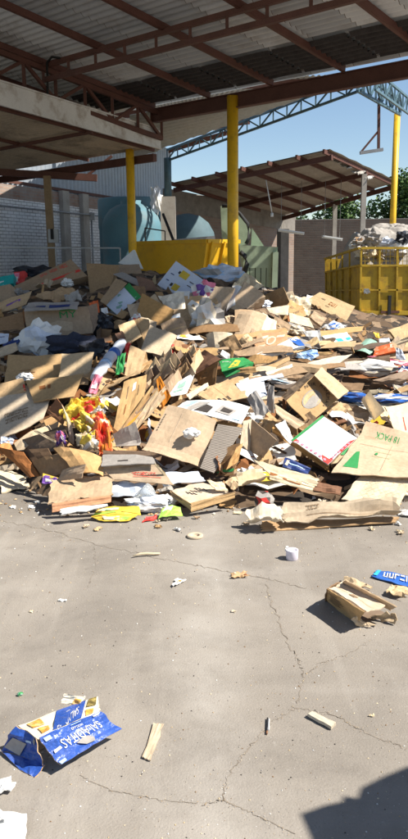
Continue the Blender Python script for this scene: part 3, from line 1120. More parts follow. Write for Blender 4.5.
def vwall(name, label, cat, p, q, z0, z1, m, th=.2, parent=None):
    mb = MB(); p, q = V((p.x, p.y, 0)), V((q.x, q.y, 0))
    d = (q - p); nn = V((d.y, -d.x, 0)).normalized()
    mb.box((p + q) / 2 + V((0, 0, (z0 + z1) / 2)), d / 2, nn * th / 2, V((0, 0, (z1 - z0) / 2)), m)
    o = link(name, mb, parent)
    if parent is None: tag(o, label, cat)
    return o


pA, pD, pC = V((A.x - .3, A.y + .4, 0)), V((D.x + .6, D.y + .2, 0)), V((9.5, 34.5, 0))
def top_wall(name, p, q, z0p, z0q, z1p, z1q, m, th):
    d = (q - p); nn = V((d.y, -d.x, 0)).normalized() * th
    mb = MB(); Z = lambda a, z: V((a.x, a.y, z))
    mb.prism([Z(p, z0p), Z(q, z0q), Z(q, z1q), Z(p, z1p)], nn, m)
    return link(name, mb, shed)


zA, zD = A.z - .12, D.z + .1
top_wall('side_wall', pA, pD, 0, 0, zA - .75, zD - .75, RB2, .2)
top_wall('plaster_band', pA, pD, zA - .75, zD - .75, zA, zD, PLAST, .23)
RB3 = brick_mat('shaded_brick', V((1, 0, 0)), (.055, .036, .028), (.085, .056, .042), (.06, .053, .047), (.10, .088, .075), .4)  # brick colour darkened to paint in the deep shade of the shed
top_wall('rear_wall', pD, pC, 0, 0, 3.3, 3.3, RB3, .2)
p, q = at_y(279, 229, 29.3), at_y(287, 229, 29.45)
vwall('gate_pier', '', '', p, q, 0, 2.72, PLAST, .3, parent=shed)
# hanging lamps
for (x0, y0, x1, y1, lab) in [(278, 229.5, 304, 233, 'white strip lamp hanging on wires nearer the dark shutter pier'),
                              (322, 236, 342, 239, 'white strip lamp hanging beside the loaded container')]:
    a, b = at_y(x0, y0, 26.5), at_y(x1, y1, 26.5)
    mb = MB(); mb.bar(a, b, .28, .05, LAMPW)
    lt = link('strip_lamp', mb); tag(lt, lab, 'lamp', 'strip lamps hung in the shed')
    mb = MB(); mb.bar(a + V((0, 0, -.045)), b + V((0, 0, -.045)), .1, .04, LAMPW); link('tube', mb, lt)
    for k in (.12, .88):
        p = a.lerp(b, k); mb = MB(); mb.tube([p, (p.x, p.y, 4.2)], .008, METAL, n=5); link('hanging_wire', mb, lt)
mb = MB(); a, b = at_y(266, 180, 26), at_y(272, 213, 26); mb.tube([a, b], .02, LAMPW, n=6); mb.tube([b, b - V((0, 0, .12))], .05, LAMPW, n=8)
tag(link('hanging_cord', mb), 'pale cord with a knob hanging slanted from the shed roof', 'cord')

# ------------------------------------------------------------------ loaded yellow container
YN, YF = 18.7, 23.0
nt_, ft_ = at_y(361, 248, YN), at_y(326, 259, YF)
nb_, fb_ = at_y(360, 314, YN), at_y(326.5, 309, YF)
rt_, rbm = at_y(470, 248, YN), at_y(470, 314, YN)
con = thing('cage_container', 'wheeled yellow container with open mesh top band piled with plastic waste', 'container', V((nb_.x + 1.3, YN + 2, 0)))


def fface(u, v, e=0.0):   # front
    return nb_.lerp(rbm, u).lerp(nt_.lerp(rt_, u), v) + V((0, -e, 0))


def lface(u, v, e=0.0):   # left
    return nb_.lerp(fb_, u).lerp(nt_.lerp(ft_, u), v) + V((-e, 0, 0))


rf, rfb = V((rt_.x, YF, ft_.z)), V((rbm.x, YF, fb_.z))
VT = .74
for fn, nm in ((fface, 'front_panel'), (lface, 'side_panel')):
    mb = MB(); mb.grid(lambda u, v: fn(u, v * VT, 0), 14, 8, YELC)
    mb.grid(lambda u, v: fn(u, v * VT, -.04), 14, 8, YELC); link(nm, mb, con)
mb = MB(); mb.poly([fb_, rfb, rf, ft_], YELC); mb.poly([rbm, rfb, rf, rt_], YELC); link('rear_panel', mb, con)
mb = MB(); mb.poly([nb_ + V((0, .05, .02)), rbm + V((0, .05, .02)), rfb, fb_], YELC); link('floor_plate', mb, con)


def bars(fn, us, nm, w):
    for u in us:
        mb = MB(); mb.bar(fn(u, 0, .03), fn(u, 1, .03), w, w, YELC, up=V((1, 0, 0)) if fn is lface else V((0, 1, 0))); link(nm, mb, con)


bars(fface, (0, .17, .33, .46, .6, .74, .88, 1), 'front_rib', .045)
bars(lface, (.25, .45, .62, .8, .98), 'side_rib', .04)
for v, w in ((0.02, .10), (.37, .035), (VT, .045), (1, .055)):
    mb = MB(); mb.bar(fface(0, v, .035), fface(1, v, .035), w, w, YELC); mb.bar(lface(0, v, .035), lface(1, v, .035), w, w, YELC); link('rail', mb, con)
# open mesh of the top band
mb = MB()
for k in range(1, 26): mb.bar(fface(k / 26, VT, .0), fface(k / 26, 1, .0), .012, .012, YELC, up=V((0, 1, 0)))
for k in range(1, 4): mb.bar(fface(0, VT + (1 - VT) * k / 4, 0), fface(1, VT + (1 - VT) * k / 4, 0), .01, .01, YELC)
link('mesh_band', mb, con)
mb = MB(); mb.bar(nb_ + V((0, .1, -.08)), rbm + V((0, .1, -.08)), .12, .12, RUSTD); mb.bar(nb_ + V((.1, 0, -.08)), fb_ + V((.1, 0, -.08)), .12, .12, RUSTD); link('chassis', mb, con)
for x, yy in ((397, 19.4), (392, 22.4)):
    p = at_y(x, 318, yy)
    rw = .24
    mb = MB(); mb.tube([(p.x - .08, yy, rw), (p.x - .06, yy, rw), (p.x + .06, yy, rw), (p.x + .08, yy, rw)], [rw * .8, rw, rw, rw * .8], BLK, n=24)
    w_ = link('wheel', mb, con)
    mb = MB(); mb.tube([(p.x - .09, yy, rw), (p.x + .09, yy, rw)], rw * .45, METAL, n=16); link('rim', mb, w_)
p = at_y(361, 318, 18.9)
mb = MB(); mb.bar((p.x + .1, 18.9, nb_.z), (p.x + .1, 18.9, 0.0), .14, .14, YELC, up=V((1, 0, 0))); link('support_leg', mb, con)
p = at_y(389, 312, 18.6)
mb = MB(); mb.bar(p + V((0, 0, .4)), p + V((0, 0, -.3)), .09, .07, BLK, up=V((1, 0, 0))); mb.bar(p + V((-.2, 0, 0)), p + V((.25, 0, 0)), .06, .06, RUSTD); link('door_latch', mb, con)
p = at_y(366.5, 291, 18.62)
mb = MB(); slab(mb, [p + V((-.07, 0, .06)), p + V((.07, 0, .05)), p + V((.1, 0, -.05)), p + V((-.05, 0, -.07))], .006, METAL, tear=.03, wob=.005); link('metal_patch', mb, con)
# its load
ctr = V(((nt_.x + rt_.x) / 2, (YN + YF) / 2, 0))
mb = MB()
TARP = mat('dirty_tarp', (.36, .33, .29), rough=.8, amt=.25, scale=3, stain=(.28, .23, .19), stain_amt=.7, stain_scale=3, bump=.4, bscale=9)


def heap(u, v):
    x = nt_.x + .12 + (rt_.x - nt_.x - .24) * u; y = YN + .15 + (YF - YN - .3) * v
    e = min(1, 5.5 * min(u + .02, 1 - u + .02, v + .02, 1 - v + .02))
    z = nb_.z + .82 + e * (1.22 + .30 * noise.noise(V((x * .9, y * .9, 2))) + .16 * abs(noise.noise(V((x * 2.2 + y, y * 2, 5)))) - .10 * abs(noise.noise(V((x * 5, y * 6, 9)))))
    return V((x + .07 * noise.noise(V((x * 3, y * 3, z))), y, z))


mb.grid(heap, 90, 90, TARP, smooth=True)
tag(link('tarp_load', mb), 'crumpled grey beige tarp heaped over the top of the cage container', 'tarp')
for i, (x, y, s, m, lab) in enumerate([(352, 245, .30, 'white', 'white plastic bag sagging at the corner of the container load'),
                                        (370, 251, .26, 'cream', 'cream paper bag behind the mesh band of the container'),
                                        (378, 256, .20, 'brown', 'brown crumpled bag low behind the mesh band'),
                                        (395, 250, .33, 'white', 'pale plastic bag resting on the container rim'),
                                        (404, 238, .24, 'blackbag', 'black plastic bag showing on top of the container load'),
                                        (372, 240, .26, 'grey', 'grey plastic bag lying on the front slope of the tarp load'),
                                        (386, 244, .22, 'bluewhite', 'bluish white film bunched above the front rim of the container'),
                                        (360, 243, .22, 'brown', 'brown paper bag beside the corner of the tarp load'),
                                        (344, 255, .25, 'white', 'small white bag poking over the side wall of the container')]):
    p = at_y(x, y, 19.15 if x > 360 else 19.8)
    p.x = max(p.x, nt_.x + .28)
    tag(crumple('plastic_bag', '', '', None, p, s, m, (1.2, .7, .75), .5, 'grey' if m != 'blackbag' else None, rot=i), lab, 'bag', 'bags in the container load')

# ------------------------------------------------------------------ trees behind the yard
LEAFS = [mat('leaf_%s' % n, c, rough=.6, amt=.25, scale=2) for n, c in (('dark', (.04, .085, .022)), ('mid', (.075, .14, .03)), ('pale', (.12, .19, .05)))]
BARK = mat('bark', (.14, .10, .07), rough=.9, amt=.3, bump=.4)


def tree(x, y, h, w, label, n, seed):
    rr = random.Random(seed)
    root = thing('leafy_tree', label, 'tree', V((x, y, 0)), 'trees behind the shed')
    mb = MB(); mb.tube([(x, y, 0), (x + .1, y, h * .3), (x - .1, y, h * .6)], [.22, .16, .08], BARK, n=10)
    cl = [(V((rr.gauss(0, .33) * w, rr.gauss(0, .33) * w, h * (.35 + .6 * rr.random()))), rr.uniform(.45, .9)) for _ in range(26)]
    for c, r in cl[:9]: mb.tube([V((x, y, h * .4)), V((x, y, 0)) + c], [.07, .02], BARK, n=6)
    link('trunk', mb, root)
    mb = MB()
    for _ in range(n):
        c, r = rr.choice(cl)
        d = V((rr.gauss(0, 1), rr.gauss(0, 1), rr.gauss(0, .8))); d = d.normalized() * r * rr.random() ** .4
        p = V((x, y, 0)) + c + d
        s = rr.uniform(.06, .13)
        a = V((rr.uniform(-1, 1), rr.uniform(-1, 1), rr.uniform(-.6, .6))).normalized() * s
        b = a.cross(V((rr.uniform(-1, 1), rr.uniform(-1, 1), rr.uniform(-1, 1)))).normalized() * s * .6
        mb.poly([p - a, p + b, p + a, p - b], LEAFS[rr.choice((0, 0, 1, 1, 2))])
    link('crown', mb, root)


bk = thing('rear_wall', 'long dark boundary wall behind the shed and trees', 'wall', V((5, 36, 0)))
vwall('wall', '', '', V((-1, 36.2, 0)), V((22, 36.2, 0)), 0, 3.3, DARKW, .25, parent=bk)
vwall('coping', '', '', V((-1, 36.2, 0)), V((22, 36.2, 0)), 3.3, 3.4, CONC, .35, parent=bk)
tree(9.6, 37.5, 5.6, 1.6, 'bushy green tree rising behind the slender yellow post', 5200, 1)
tree(6.7, 38.0, 4.6, 1.7, 'low dark green tree seen under the shed roof edge', 4200, 2)
tree(12.8, 38, 6.4, 1.9, 'tall leafy tree beyond the rear boundary', 4200, 3)

# ------------------------------------------------------------------ pile core
CORE = None


def core_mat():
    m, nt, bs = _new('packed_waste')
    N, L = nt.nodes, nt.links
    tc = N.new('ShaderNodeTexCoord')
    mp = N.new('ShaderNodeMapping'); mp.inputs['Scale'].default_value = (5, 9, 14)
    L.new(tc.outputs['Object'], mp.inputs['Vector'])
    v = N.new('ShaderNodeTexVoronoi'); v.inputs['Scale'].default_value = 1.0
    L.new(mp.outputs['Vector'], v.inputs['Vector'])
    sp = N.new('ShaderNodeSeparateColor'); L.new(v.outputs['Color'], sp.inputs[0])
    cr = N.new('ShaderNodeValToRGB'); L.new(sp.outputs[0], cr.inputs['Fac'])
    cr.color_ramp.interpolation = 'CONSTANT'
    el = cr.color_ramp.elements
    cols = [(0, (.03, .022, .016)), (.3, (.11, .07, .04)), (.5, (.18, .115, .07)), (.66, (.06, .04, .026)), (.84, (.24, .165, .1)), (.95, (.28, .26, .24))]  # waste browns, darkened to paint the deep shade between the pieces
    el[0].position, el[0].color = 0, (*cols[0][1], 1)
    el[1].position, el[1].color = cols[1][0], (*cols[1][1], 1)
    for p, c in cols[2:]:
        e = el.new(p); e.color = (*c, 1)
    L.new(cr.outputs['Color'], bs.inputs['Base Color'])
    bs.inputs['Roughness'].default_value = .9
    bp = N.new('ShaderNodeBump'); bp.inputs['Strength'].default_value = .8; bp.inputs['Distance'].default_value = .06
    L.new(sp.outputs[1], bp.inputs['Height']); L.new(bp.outputs['Normal'], bs.inputs['Normal'])
    return m


mb = MB()
CM_ = core_mat()


def core(u, v):
    y = 4.6 + 10.7 * v ** 1.35
    x = (-6.0 + 12.5 * u) * (y / 11 * .55 + .45)
    h = H(x, y)
    if h > 0.02:
        h += (.12 * noise.noise(V((x * 2.2, y * 2.2, 0))) + .07 * noise.noise(V((x * 7, y * 7, 3))) - .10) * min(1, h / .25)
    else:
        h = -.03
    return V((x, y, max(h, -.03)))


mb.grid(core, 170, 150, CM_)
tag(link('packed_waste', mb, L=V((0, 9, 0))), 'dark packed waste showing in the gaps of the cardboard pile', 'waste', kind='stuff')

# ------------------------------------------------------------------ the pieces one can tell apart
CB, BX, PP = 'cardboard', 'box', 'paper'

# --- big tan carton in the middle front
q0 = [(168, 411), (216, 428), (200, 468), (142, 450)]
b0 = spot(q0, .16)
big = thing('flattened_carton', 'big flattened tan carton with a printed flap, crumpled paper lying on it', BX, V((b0.x, b0.y, b0.z - .2)))
nU = V((.05, -.58, .82))
card('main_panel', None, None, 'the big tan carton', q0, nU, 'tan', parent=big, base=b0, folds=(('v', .16, .10),), bu=.02, nu=10, nv=10, tear=.006,
     dec=[('r', .04, .155, .97, .165, 'faint')] + [('r', .045 + .0 * k, .45 + k * .055, .065, .475 + k * .055, 'ink') for k in range(7)] + [('r', .35, .3, .36, .9, 'light')])
card('printed_flap', None, None, None, [(187, 399), (250, 405), (241, 423), (171, 409)], V((.0, -.45, .9)), 'white', parent=big, base=spot([(187, 399), (250, 405), (241, 423), (171, 409)], .15),
     bu=.03, dec=[('p', [(.0, .05), (.12, .05), (.2, .95), (.06, .95)], 'skyblue'), ('p', [(.14, .1), (.26, .1), (.42, .8), (.24, .85)], 'grey'), ('p', [(.3, .15), (.5, .15), (.52, .5), (.4, .62)], 'ink'),
                  ('p', [(.58, .3), (.8, .25), (.86, .62), (.62, .7)], 'grey'), ('p', [(.64, .38), (.78, .34), (.81, .55), (.66, .6)], 'ink'), ('p', [(.86, .1), (.97, .1), (.99, .9), (.92, .9)], 'skyblue')])
CORR = mat('torn_corrugation', (.33, .29, .25), rough=.9, amt=.12)
q1 = [(218, 424), (244, 428), (214, 473), (200, 468)]
b1 = spot(q1, .17)
pq = plane_quad(q1, V((.35, -.62, .7)), b1)
mb = MB()
N1 = V((.35, -.62, .7)).normalized()
mb.grid(lambda u, v: pq[3].lerp(pq[2], u).lerp(pq[0].lerp(pq[1], u), v) + N1 * (.004 * math.sin(v * 2 * math.pi * 30)), 12, 180, CORR)
mb.grid(lambda u, v: pq[3].lerp(pq[2], u).lerp(pq[0].lerp(pq[1], u), v) - N1 * .008, 2, 2, K['tan'])
link('corrugated_lining', mb, big)
card('end_flap', None, None, None, [(236, 448), (243, 443), (238, 462), (226, 470)], V((.5, -.8, .3)), 'amber', parent=big, base=spot([(236, 448), (243, 443), (238, 462), (226, 470)], .18))
p = b0 + nU.normalized() * .05
p = at_y(191, 433, p.y - .05); 
crumple('crumpled_paper', 'crumpled white paper ball lying on the big tan flattened carton', PP, 'the paper on the big carton', p, .052, 'white', (1.15, .8, .75), .34, sub=4, freq=1.5)
HERO[-1] = (191, 433, 184, 198, 426, 440, 'the big tan carton')

# --- grey-brown box right of it
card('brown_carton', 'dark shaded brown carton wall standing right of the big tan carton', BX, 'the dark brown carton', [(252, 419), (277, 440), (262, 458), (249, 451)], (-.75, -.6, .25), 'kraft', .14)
card('carton_flap', 'narrow sunlit tan flap between the corrugated lining and the dark brown carton', CB, None, [(243, 421), (252, 419), (250, 452), (240, 443)], (.6, -.7, .4), 'light', .15)
card('cardboard_sheet', 'olive grey cardboard square standing above the dark brown carton', CB, 'the olive grey square', [(246, 398), (256, 390), (269, 411), (259, 420)], (-.45, -.75, .4), 'grey', .12)
card('cardboard_sheet', 'slim upright grey board edge beside the carton with the oval logo', CB, 'the upright grey board', [(268, 384), (274, 386), (274, 413), (266, 412)], (-.5, -.8, .3), 'grey', .12)

# --- carton with the oval logo
LGN = (.25, -.6, .76)
lg = [(314, 375), (338, 399), (309, 424), (286, 401)]
bl_ = spot(lg, .22)
logo = thing('printed_carton', 'tan carton tilted on its corner with an oval printed logo', BX, V((bl_.x, bl_.y, bl_.z - .25)))
arc = 'NUR MAREMAS'
dec = [('o', .5, .5, .25, .28, 'grey'), ('o', .5, .5, .22, .25, 'light'), ('r', .40, .42, .44, .62, 'tan'), ('r', .48, .40, .52, .64, 'tan'), ('r', .56, .42, .60, .62, 'tan')]
for i, ch in enumerate(arc):
    if ch == ' ': continue
    a = R_(165 - i * 15)
    u, v = .5 + .36 * math.cos(a), .5 + .40 * math.sin(a)
    tx, ty = math.sin(a), -math.cos(a)
    w = .085
    o = (u - tx * w / 2, v - ty * w / 2)
    dec.append(('t', ch, o, (o[0] + tx * w, o[1] + ty * w), (o[0] + math.cos(a) * .095, o[1] + math.sin(a) * .095), 'ink'))
card('front_panel', None, None, 'the oval logo carton', lg, LGN, 'tan', parent=logo, base=bl_, dec=dec, tear=.004)
fl_ = [(322, 367), (349, 391), (338, 399), (314, 375)]
card('top_flap', None, None, None, fl_, (.35, -.45, .82), 'light', parent=logo, base=at_y(331, 383, bl_.y + .10), tear=.006)
card('side_panel', None, None, None, [(286, 401), (314, 375), (308, 372), (281, 396)], (-.6, -.6, .5), 'kraft', parent=logo, base=at_y(297, 386, bl_.y + .06))

# --- white labelled tray
wl = [(322, 416), (357, 438), (328, 464), (291, 440)]
bw_ = spot(wl, .24)
tray = thing('labelled_box', 'shallow box with a white label edged in green and red', BX, V((bw_.x, bw_.y, bw_.z - .2)))
card('label_panel', None, None, 'the white labelled box', wl, (.1, -.5, .86), 'white', parent=tray, base=bw_, tear=.003,
     dec=[('p', [(0, .0), (.06, .0), (.06, 1), (0, 1)], 'green'), ('p', [(0, 0), (1, 0), (1, .13), (.0, .10)], 'red'), ('p', [(.93, .1), (1, .1), (1, .95), (.93, .8)], 'red')]
     + [('o', .15 + .12 * k, .05, .035, .03, 'pink') for k in range(7)] + [('o', .965, .2 + .11 * k, .022, .04, 'pink') for k in range(6)]
     + [('r', .45, .45 + .08 * k, .45 + .25 + .05 * (k % 2), .455 + .08 * k, 'skyblue') for k in range(4)])
card('side_wall', None, None, None, [(273, 425), (329, 464), (329, 472), (272, 432)], (-.35, -.85, .35), 'amber', parent=tray, base=at_y(301, 449, bw_.y - .01))
card('inner_flap', None, None, None, [(275, 425), (285, 420), (294, 440), (290, 444)], (.2, -.5, .8), 'white', parent=tray, base=at_y(286, 432, bw_.y + .03))
card('cardboard_plank', 'long tan flap below the oval logo carton', CB, 'the tan flap under the logo carton', [(275, 404), (305, 424), (297, 429), (276, 413)], (.2, -.6, .75), 'light', .16)
card('cardboard_sheet', 'ragged small tan cardboard with green print below the white labelled box', CB, 'the ragged green printed scrap', [(350, 442), (355, 446), (340, 462), (331, 464)], (.1, -.5, .85), 'light', .14, dec=[('p', [(.2, .4), (.7, .4), (.6, .8), (.25, .8)], 'green')])

# --- big flat cartons at the right front
fc = [(366, 424), (424, 441), (414, 489), (330, 484)]
card('flattened_carton', 'wide flattened carton with green corner print and the words 18 PACK', BX, 'the 18 PACK carton', fc, (.02, -.35, .94), 'tan', .12, nu=12, nv=12, tear=.01, folds=(('v', .78, .12),),
     dec=[('p', [(.08, .12), (.27, .12), (.165, .46), (.12, .44)], 'green'), ('t', '18 PACK', (.62, .90), (.24, .90), (.62, .80), 'green'),
          ('r', .36, .50, .60, .505, 'green'), ('r', .36, .39, .60, .395, 'green'), ('o', .40, .45, .022, .028, 'green'), ('r', .1, .62, .98, .626, 'kraft'), ('r', .55, .1, .554, .75, 'kraft')])
wf = [(367, 467), (412, 479), (398, 509), (342, 499)]
dn = [('r', 0, 0, 1, .03, 'light')]
mw = card('padded_sheet', 'cream tan sheet embossed with a net pattern at the pile edge', CB, 'the net embossed sheet', wf, (.02, -.28, .96), 'cream', .13, nu=16, nv=16, tear=.012, wob=.02,
          dec=[('p', [(a, b), (a + .005, b), (a + .165, b + .16), (a + .16, b + .16)], 'tan') for a in (.2, .32, .44, .56, .68, .8) for b in (.12, .32, .52, .72)]
          + [('p', [(a + .16, b), (a + .165, b), (a + .005, b + .16), (a, b + .16)], 'tan') for a in (.2, .32, .44, .56, .68, .8) for b in (.12, .32, .52, .72)])
card('folded_carton', 'cream folded carton lying on the 18 PACK carton at the pile edge', BX, 'the cream folded carton', [(385, 407), (412, 402), (415, 440), (397, 435)], (.15, -.5, .85), 'cream', .2, dec=[('r', .55, .2, .6, .6, 'red'), ('r', .2, .06, .4, .09, 'ink')])
card('folded_scrap', 'small bent cream cardboard piece above the 18 PACK carton', CB, 'the small bent cream piece', [(359, 402), (365, 397), (380, 417), (368, 424)], (.2, -.7, .65), 'cream', .18, folds=(('u', .5, .2),))
card('folded_scrap', 'tan angular scrap with a dark underside near the blue plastic', CB, None, [(372, 402), (384, 407), (392, 425), (382, 418)], (.4, -.5, .7), 'light', .15)
p = at_y(352, 397, surf(352, 397) - .1)
tag(crumple('plastic_bag', '', '', 'the blue plastic strip', p, .085, 'blue', (2.0, .9, .5), .4, 'navy', rot=-.35), 'glossy blue plastic wrapped behind the small bent cream piece', 'bag')
p = at_y(396, 399, surf(396, 399) - .12)
tag(crumple('plastic_bag', '', '', 'the long blue wrap', p, .10, 'blue', (2.4, .8, .45), .4, 'white', 'navy', rot=-.3), 'long blue and white plastic wrap above the cream folded carton', 'bag')

# --- flat cartons on the ground before the pile
card('flat_carton', 'left end of crushed cream cardboard lying on the ground in front of the pile', CB, 'the crushed cream carton on the ground', [(247, 514), (281, 512), (284, 527), (250, 527)], (0, -.3, .95), 'cream', 0, base=at_z(265, 521, .06), folds=(('v', .5, .12),), bu=.02, tear=.03, wob=.03, nu=12, nv=12)
card('flat_carton', 'long crushed tan carton lying on the ground in front of the pile', BX, 'the long crushed carton on the ground', [(281, 510), (396, 506), (401, 517), (286, 526)], (0, -.3, .95), 'light', 0, base=at_z(340, 516, .06), folds=(('v', .45, .10),), tear=.03, wob=.035, nu=24, nv=8,
     dec=scrawl(.20, .62, .32, .9, 5, 'faint', 5) + [('r', .2, .48, .98, .5, 'kraft')])
card('flat_carton', 'dirty lower layer under the long crushed carton', CB, None, [(262, 521), (398, 517), (396, 522), (262, 531)], (0, -.1, .99), 'kraft', 0, base=at_z(330, 523, .02), tear=.02)
# --- tray with print
ty = [(198, 481), (228, 491), (189, 506), (171, 492)]
bt = spot(ty, .1)
tb_ = thing('open_tray', 'shallow open cardboard tray with dark print inside at the pile foot', BX, V((bt.x, bt.y, max(bt.z - .05, 0))))
card('tray_bottom', None, None, 'the open printed tray', ty, (.0, -.25, .97), 'light', parent=tb_, base=bt, dec=[('p', [(.25 + .1 * (k % 3), .3 + .05 * k), (.42 + .1 * (k % 3), .3 + .05 * k), (.45 + .1 * (k % 3), .33 + .05 * k), (.28 + .1 * (k % 3), .33 + .05 * k)], 'ink') for k in range(9)])
card('front_wall', None, None, None, [(190, 503), (235, 492), (235, 498), (191, 512)], (.2, -.9, .35), 'tan', parent=tb_, base=at_y(212, 501, bt.y - .12))
card('side_wall', None, None, None, [(170, 490), (191, 504), (191, 511), (171, 496)], (-.5, -.8, .3), 'tan', parent=tb_, base=at_y(181, 501, bt.y - .12))
card('tray_corner', None, None, None, [(207, 480), (224, 483), (228, 491), (216, 490)], (.3, -.6, .7), 'cream', parent=tb_, base=at_y(218, 486, bt.y + .0))
card('folded_scrap', 'small folded cream cardboard beyond the open printed tray', CB, 'the small folded cream cardboard', [(236, 480), (262, 476), (267, 484), (243, 491)], (.1, -.45, .88), 'cream', .12, folds=(('v', .5, .15),), tear=.02)
card('cardboard_sheet', 'reddish tan torn sheet lying flat beyond the crushed can', CB, None, [(230, 491), (258, 489), (262, 499), (236, 500)], (0, -.2, .97), 'tan', 0, base=at_z(246, 495, .03), tear=.03)
p = at_z(264, 500, .07)
tag(crumple('crushed_pack', '', '', 'the crushed dark pack', p, .075, 'ink', (1.0, .8, .95), .4, 'grey', 'red', rot=.6, sub=2, seed=5), 'crushed dark and red drink pack at the pile foot', 'pack')
card('cardboard_plank', 'long cream carton strip over the dark gap beside the navy box', CB, 'the long cream strip', [(254, 460), (319, 478), (317, 486), (268, 473)], (.1, -.6, .78), 'cream', .18, tear=.015, nu=14)
card('cardboard_plank', 'white and red strip of carton under the long cream strip', CB, None, [(269, 471), (315, 486), (312, 491), (270, 479)], (.1, -.75, .6), 'cream', .16, dec=[('p', [(.0, .5), (.7, .4), (.72, .85), (.02, .9)], 'redbrown')])
card('printed_box', 'small navy blue box with pale print behind the long cream strip', BX, 'the navy box', [(285, 457), (311, 468), (307, 475), (283, 466)], (.1, -.7, .7), 'navy', .2, t=.05, dec=[('r', .15, .5, .75, .62, 'skyblue'), ('p', [(.05, .2), (.16, .2), (.2, .8), (.1, .8)], 'cream')])
card('cardboard_plank', 'dark brown strip with ragged end beside the navy box', CB, None, [(313, 481), (342, 487), (340, 495), (312, 490)], (0, -.6, .8), 'redbrown', .08)
card('paper_scrap', 'white card with a red patch lying on the ground near the pile', PP, 'the red patched white card', [(294, 495), (312, 493), (316, 499), (299, 501)], (0, -.1, .99), 'white', 0, t=.003, base=at_z(305, 497, .02), dec=[('p', [(.25, .3), (.8, .3), (.8, .75), (.25, .75)], 'red')])
card('paper_scrap', 'white and blue paper lying behind the long crushed carton', PP, None, [(303, 503), (317, 502), (322, 508), (306, 509)], (0, -.15, .98), 'bluewhite', 0, t=.003, base=at_z(312, 505, .03), dec=[('p', [(.2, .2), (.5, .25), (.5, .6), (.2, .7)], 'navy')])

# --- left front
card('cardboard_sheet', 'ragged pinkish tan sheet lying at the front of the pile on orange board', CB, 'the ragged tan sheet on orange board', [(51, 479), (114, 475), (110, 495), (48, 504)], (-.05, -.4, .91), 'tan', .14, tear=.035, nu=14, nv=8, t=.01, wob=.02)
card('cardboard_plank', 'orange board edge under the ragged tan sheet', CB, None, [(52, 503), (111, 495), (111, 502), (52, 512)], (0, -.8, .6), 'orange', .16)
card('cardboard_plank', 'thin dirty white strip lying along the orange board', PP, None, [(60, 510), (106, 503), (107, 506), (62, 514)], (0, -.3, .95), 'white', .18, tear=.02)
card('amber_flap', 'amber tan cardboard flap leaning over the front of the pile', CB, 'the amber flap', [(53, 446), (101, 455), (103, 474), (78, 474)], (-.05, -.55, .83), 'amber', .22, bu=.04, tear=.012)
fb = [(101, 466), (155, 463), (174, 485), (113, 479)]
bb = spot(fb, .2)
sb = thing('long_carton', 'long tan carton with red print lying across the pile front', BX, V((bb.x, bb.y, bb.z - .15)))
card('front_panel', None, None, 'the long red printed carton', fb, (.05, -.75, .66), 'tan', parent=sb, base=bb, dec=scrawl(.44, .36, .86, .58, 9, 'red', 3) + scrawl(.3, .78, .55, .84, 8, 'faint', 4) + [('r', .40, .28, .88, .31, 'red')], tear=.006)
card('top_panel', None, None, None, [(103, 455), (152, 456), (156, 463), (101, 466)], (0, -.2, .98), 'grey', parent=sb, base=at_y(128, 460, bb.y + .05), dec=[('r', .3, .4, .5, .5, 'ink')])
card('end_edge', None, None, None, [(155, 463), (159, 466), (176, 486), (173, 486)], (.8, -.5, .3), 'cream', parent=sb, base=at_y(165, 475, bb.y + .0))
card('cardboard_sheet', 'dark strip standing for the shaded gap above the long red printed carton', CB, None, [(103, 450), (150, 451), (151, 456), (103, 454)], (0, -.35, .9), 'dark', .2)  # dark card colour paints the shade in the gap above the carton
fy = [(103, 506), (142, 506), (142, 514), (89, 516)]
card('flyer', 'yellow printed flyer with green edge on the ground before the pile', PP, 'the yellow flyer', [(102, 507), (139, 506), (141, 514), (91, 516)], (0, -.25, .97), 'yellow', 0, t=.003, base=at_z(118, 511, .05), bu=.012, bv=.008, dec=[('p', [(.02, .4), (.5, .55), (.5, .75), (.1, .9)], 'cream'), ('p', [(.0, .1), (.5, .1), (.45, .28), (.03, .25)], 'lime'), ('p', [(.6, .15), (.95, .2), (.9, .75), (.65, .8)], 'yellow'), ('p', [(.2, .45), (.4, .5), (.38, .6), (.2, .56)], 'green')])
card('flyer', 'yellow flyer underside drooping over the ground edge', PP, None, [(91, 516), (140, 513), (128, 521), (104, 521)], (0, -.45, .9), 'yellow', 0, t=.003, base=at_z(116, 517, .03), bu=.008, dec=[('p', [(.1, .2), (.62, .1), (.6, .7), (.2, .85)], 'cream'), ('r', .65, .2, .9, .6, 'lime')])
card('paper_scrap', 'bright lime green and white leaflet on the ground', PP, 'the lime green leaflet', [(163, 507), (180, 506), (183, 515), (158, 518)], (.05, -.25, .97), 'lime', 0, t=.003, base=at_z(171, 512, .045), bu=.012, dec=[('p', [(.05, .6), (.5, .6), (.6, .95), (.2, .95)], 'white')])
card('paper_scrap', 'small red paper lying in front of the lime green leaflet', PP, None, [(146, 517), (157, 515), (157, 519), (142, 522)], (0, -.05, 1), 'red', 0, t=.003, base=at_z(150, 518, .01))
p = at_y(148, 503, surf(148, 503) - .15)
crumple('crumpled_paper', 'crumpled white paper heap beside the yellow flyer', PP, 'the white paper heap', p, .10, 'white', (1.5, .7, .6), .4, 'bluewhite', sub=4, freq=1.7)
p = at_y(165, 501, surf(165, 501) - .12)
crumple('crumpled_paper', 'small crumpled white tissue behind the lime green leaflet', PP, None, p, .06, 'white', (1.3, .8, .7), .5)
card('paper_sheet', 'grey white sheet tucked under the long red printed carton', PP, 'the grey white sheet', [(111, 480), (146, 484), (150, 499), (112, 495)], (0, -.5, .86), 'bluewhite', .12, t=.004, wob=.03, tear=.02)
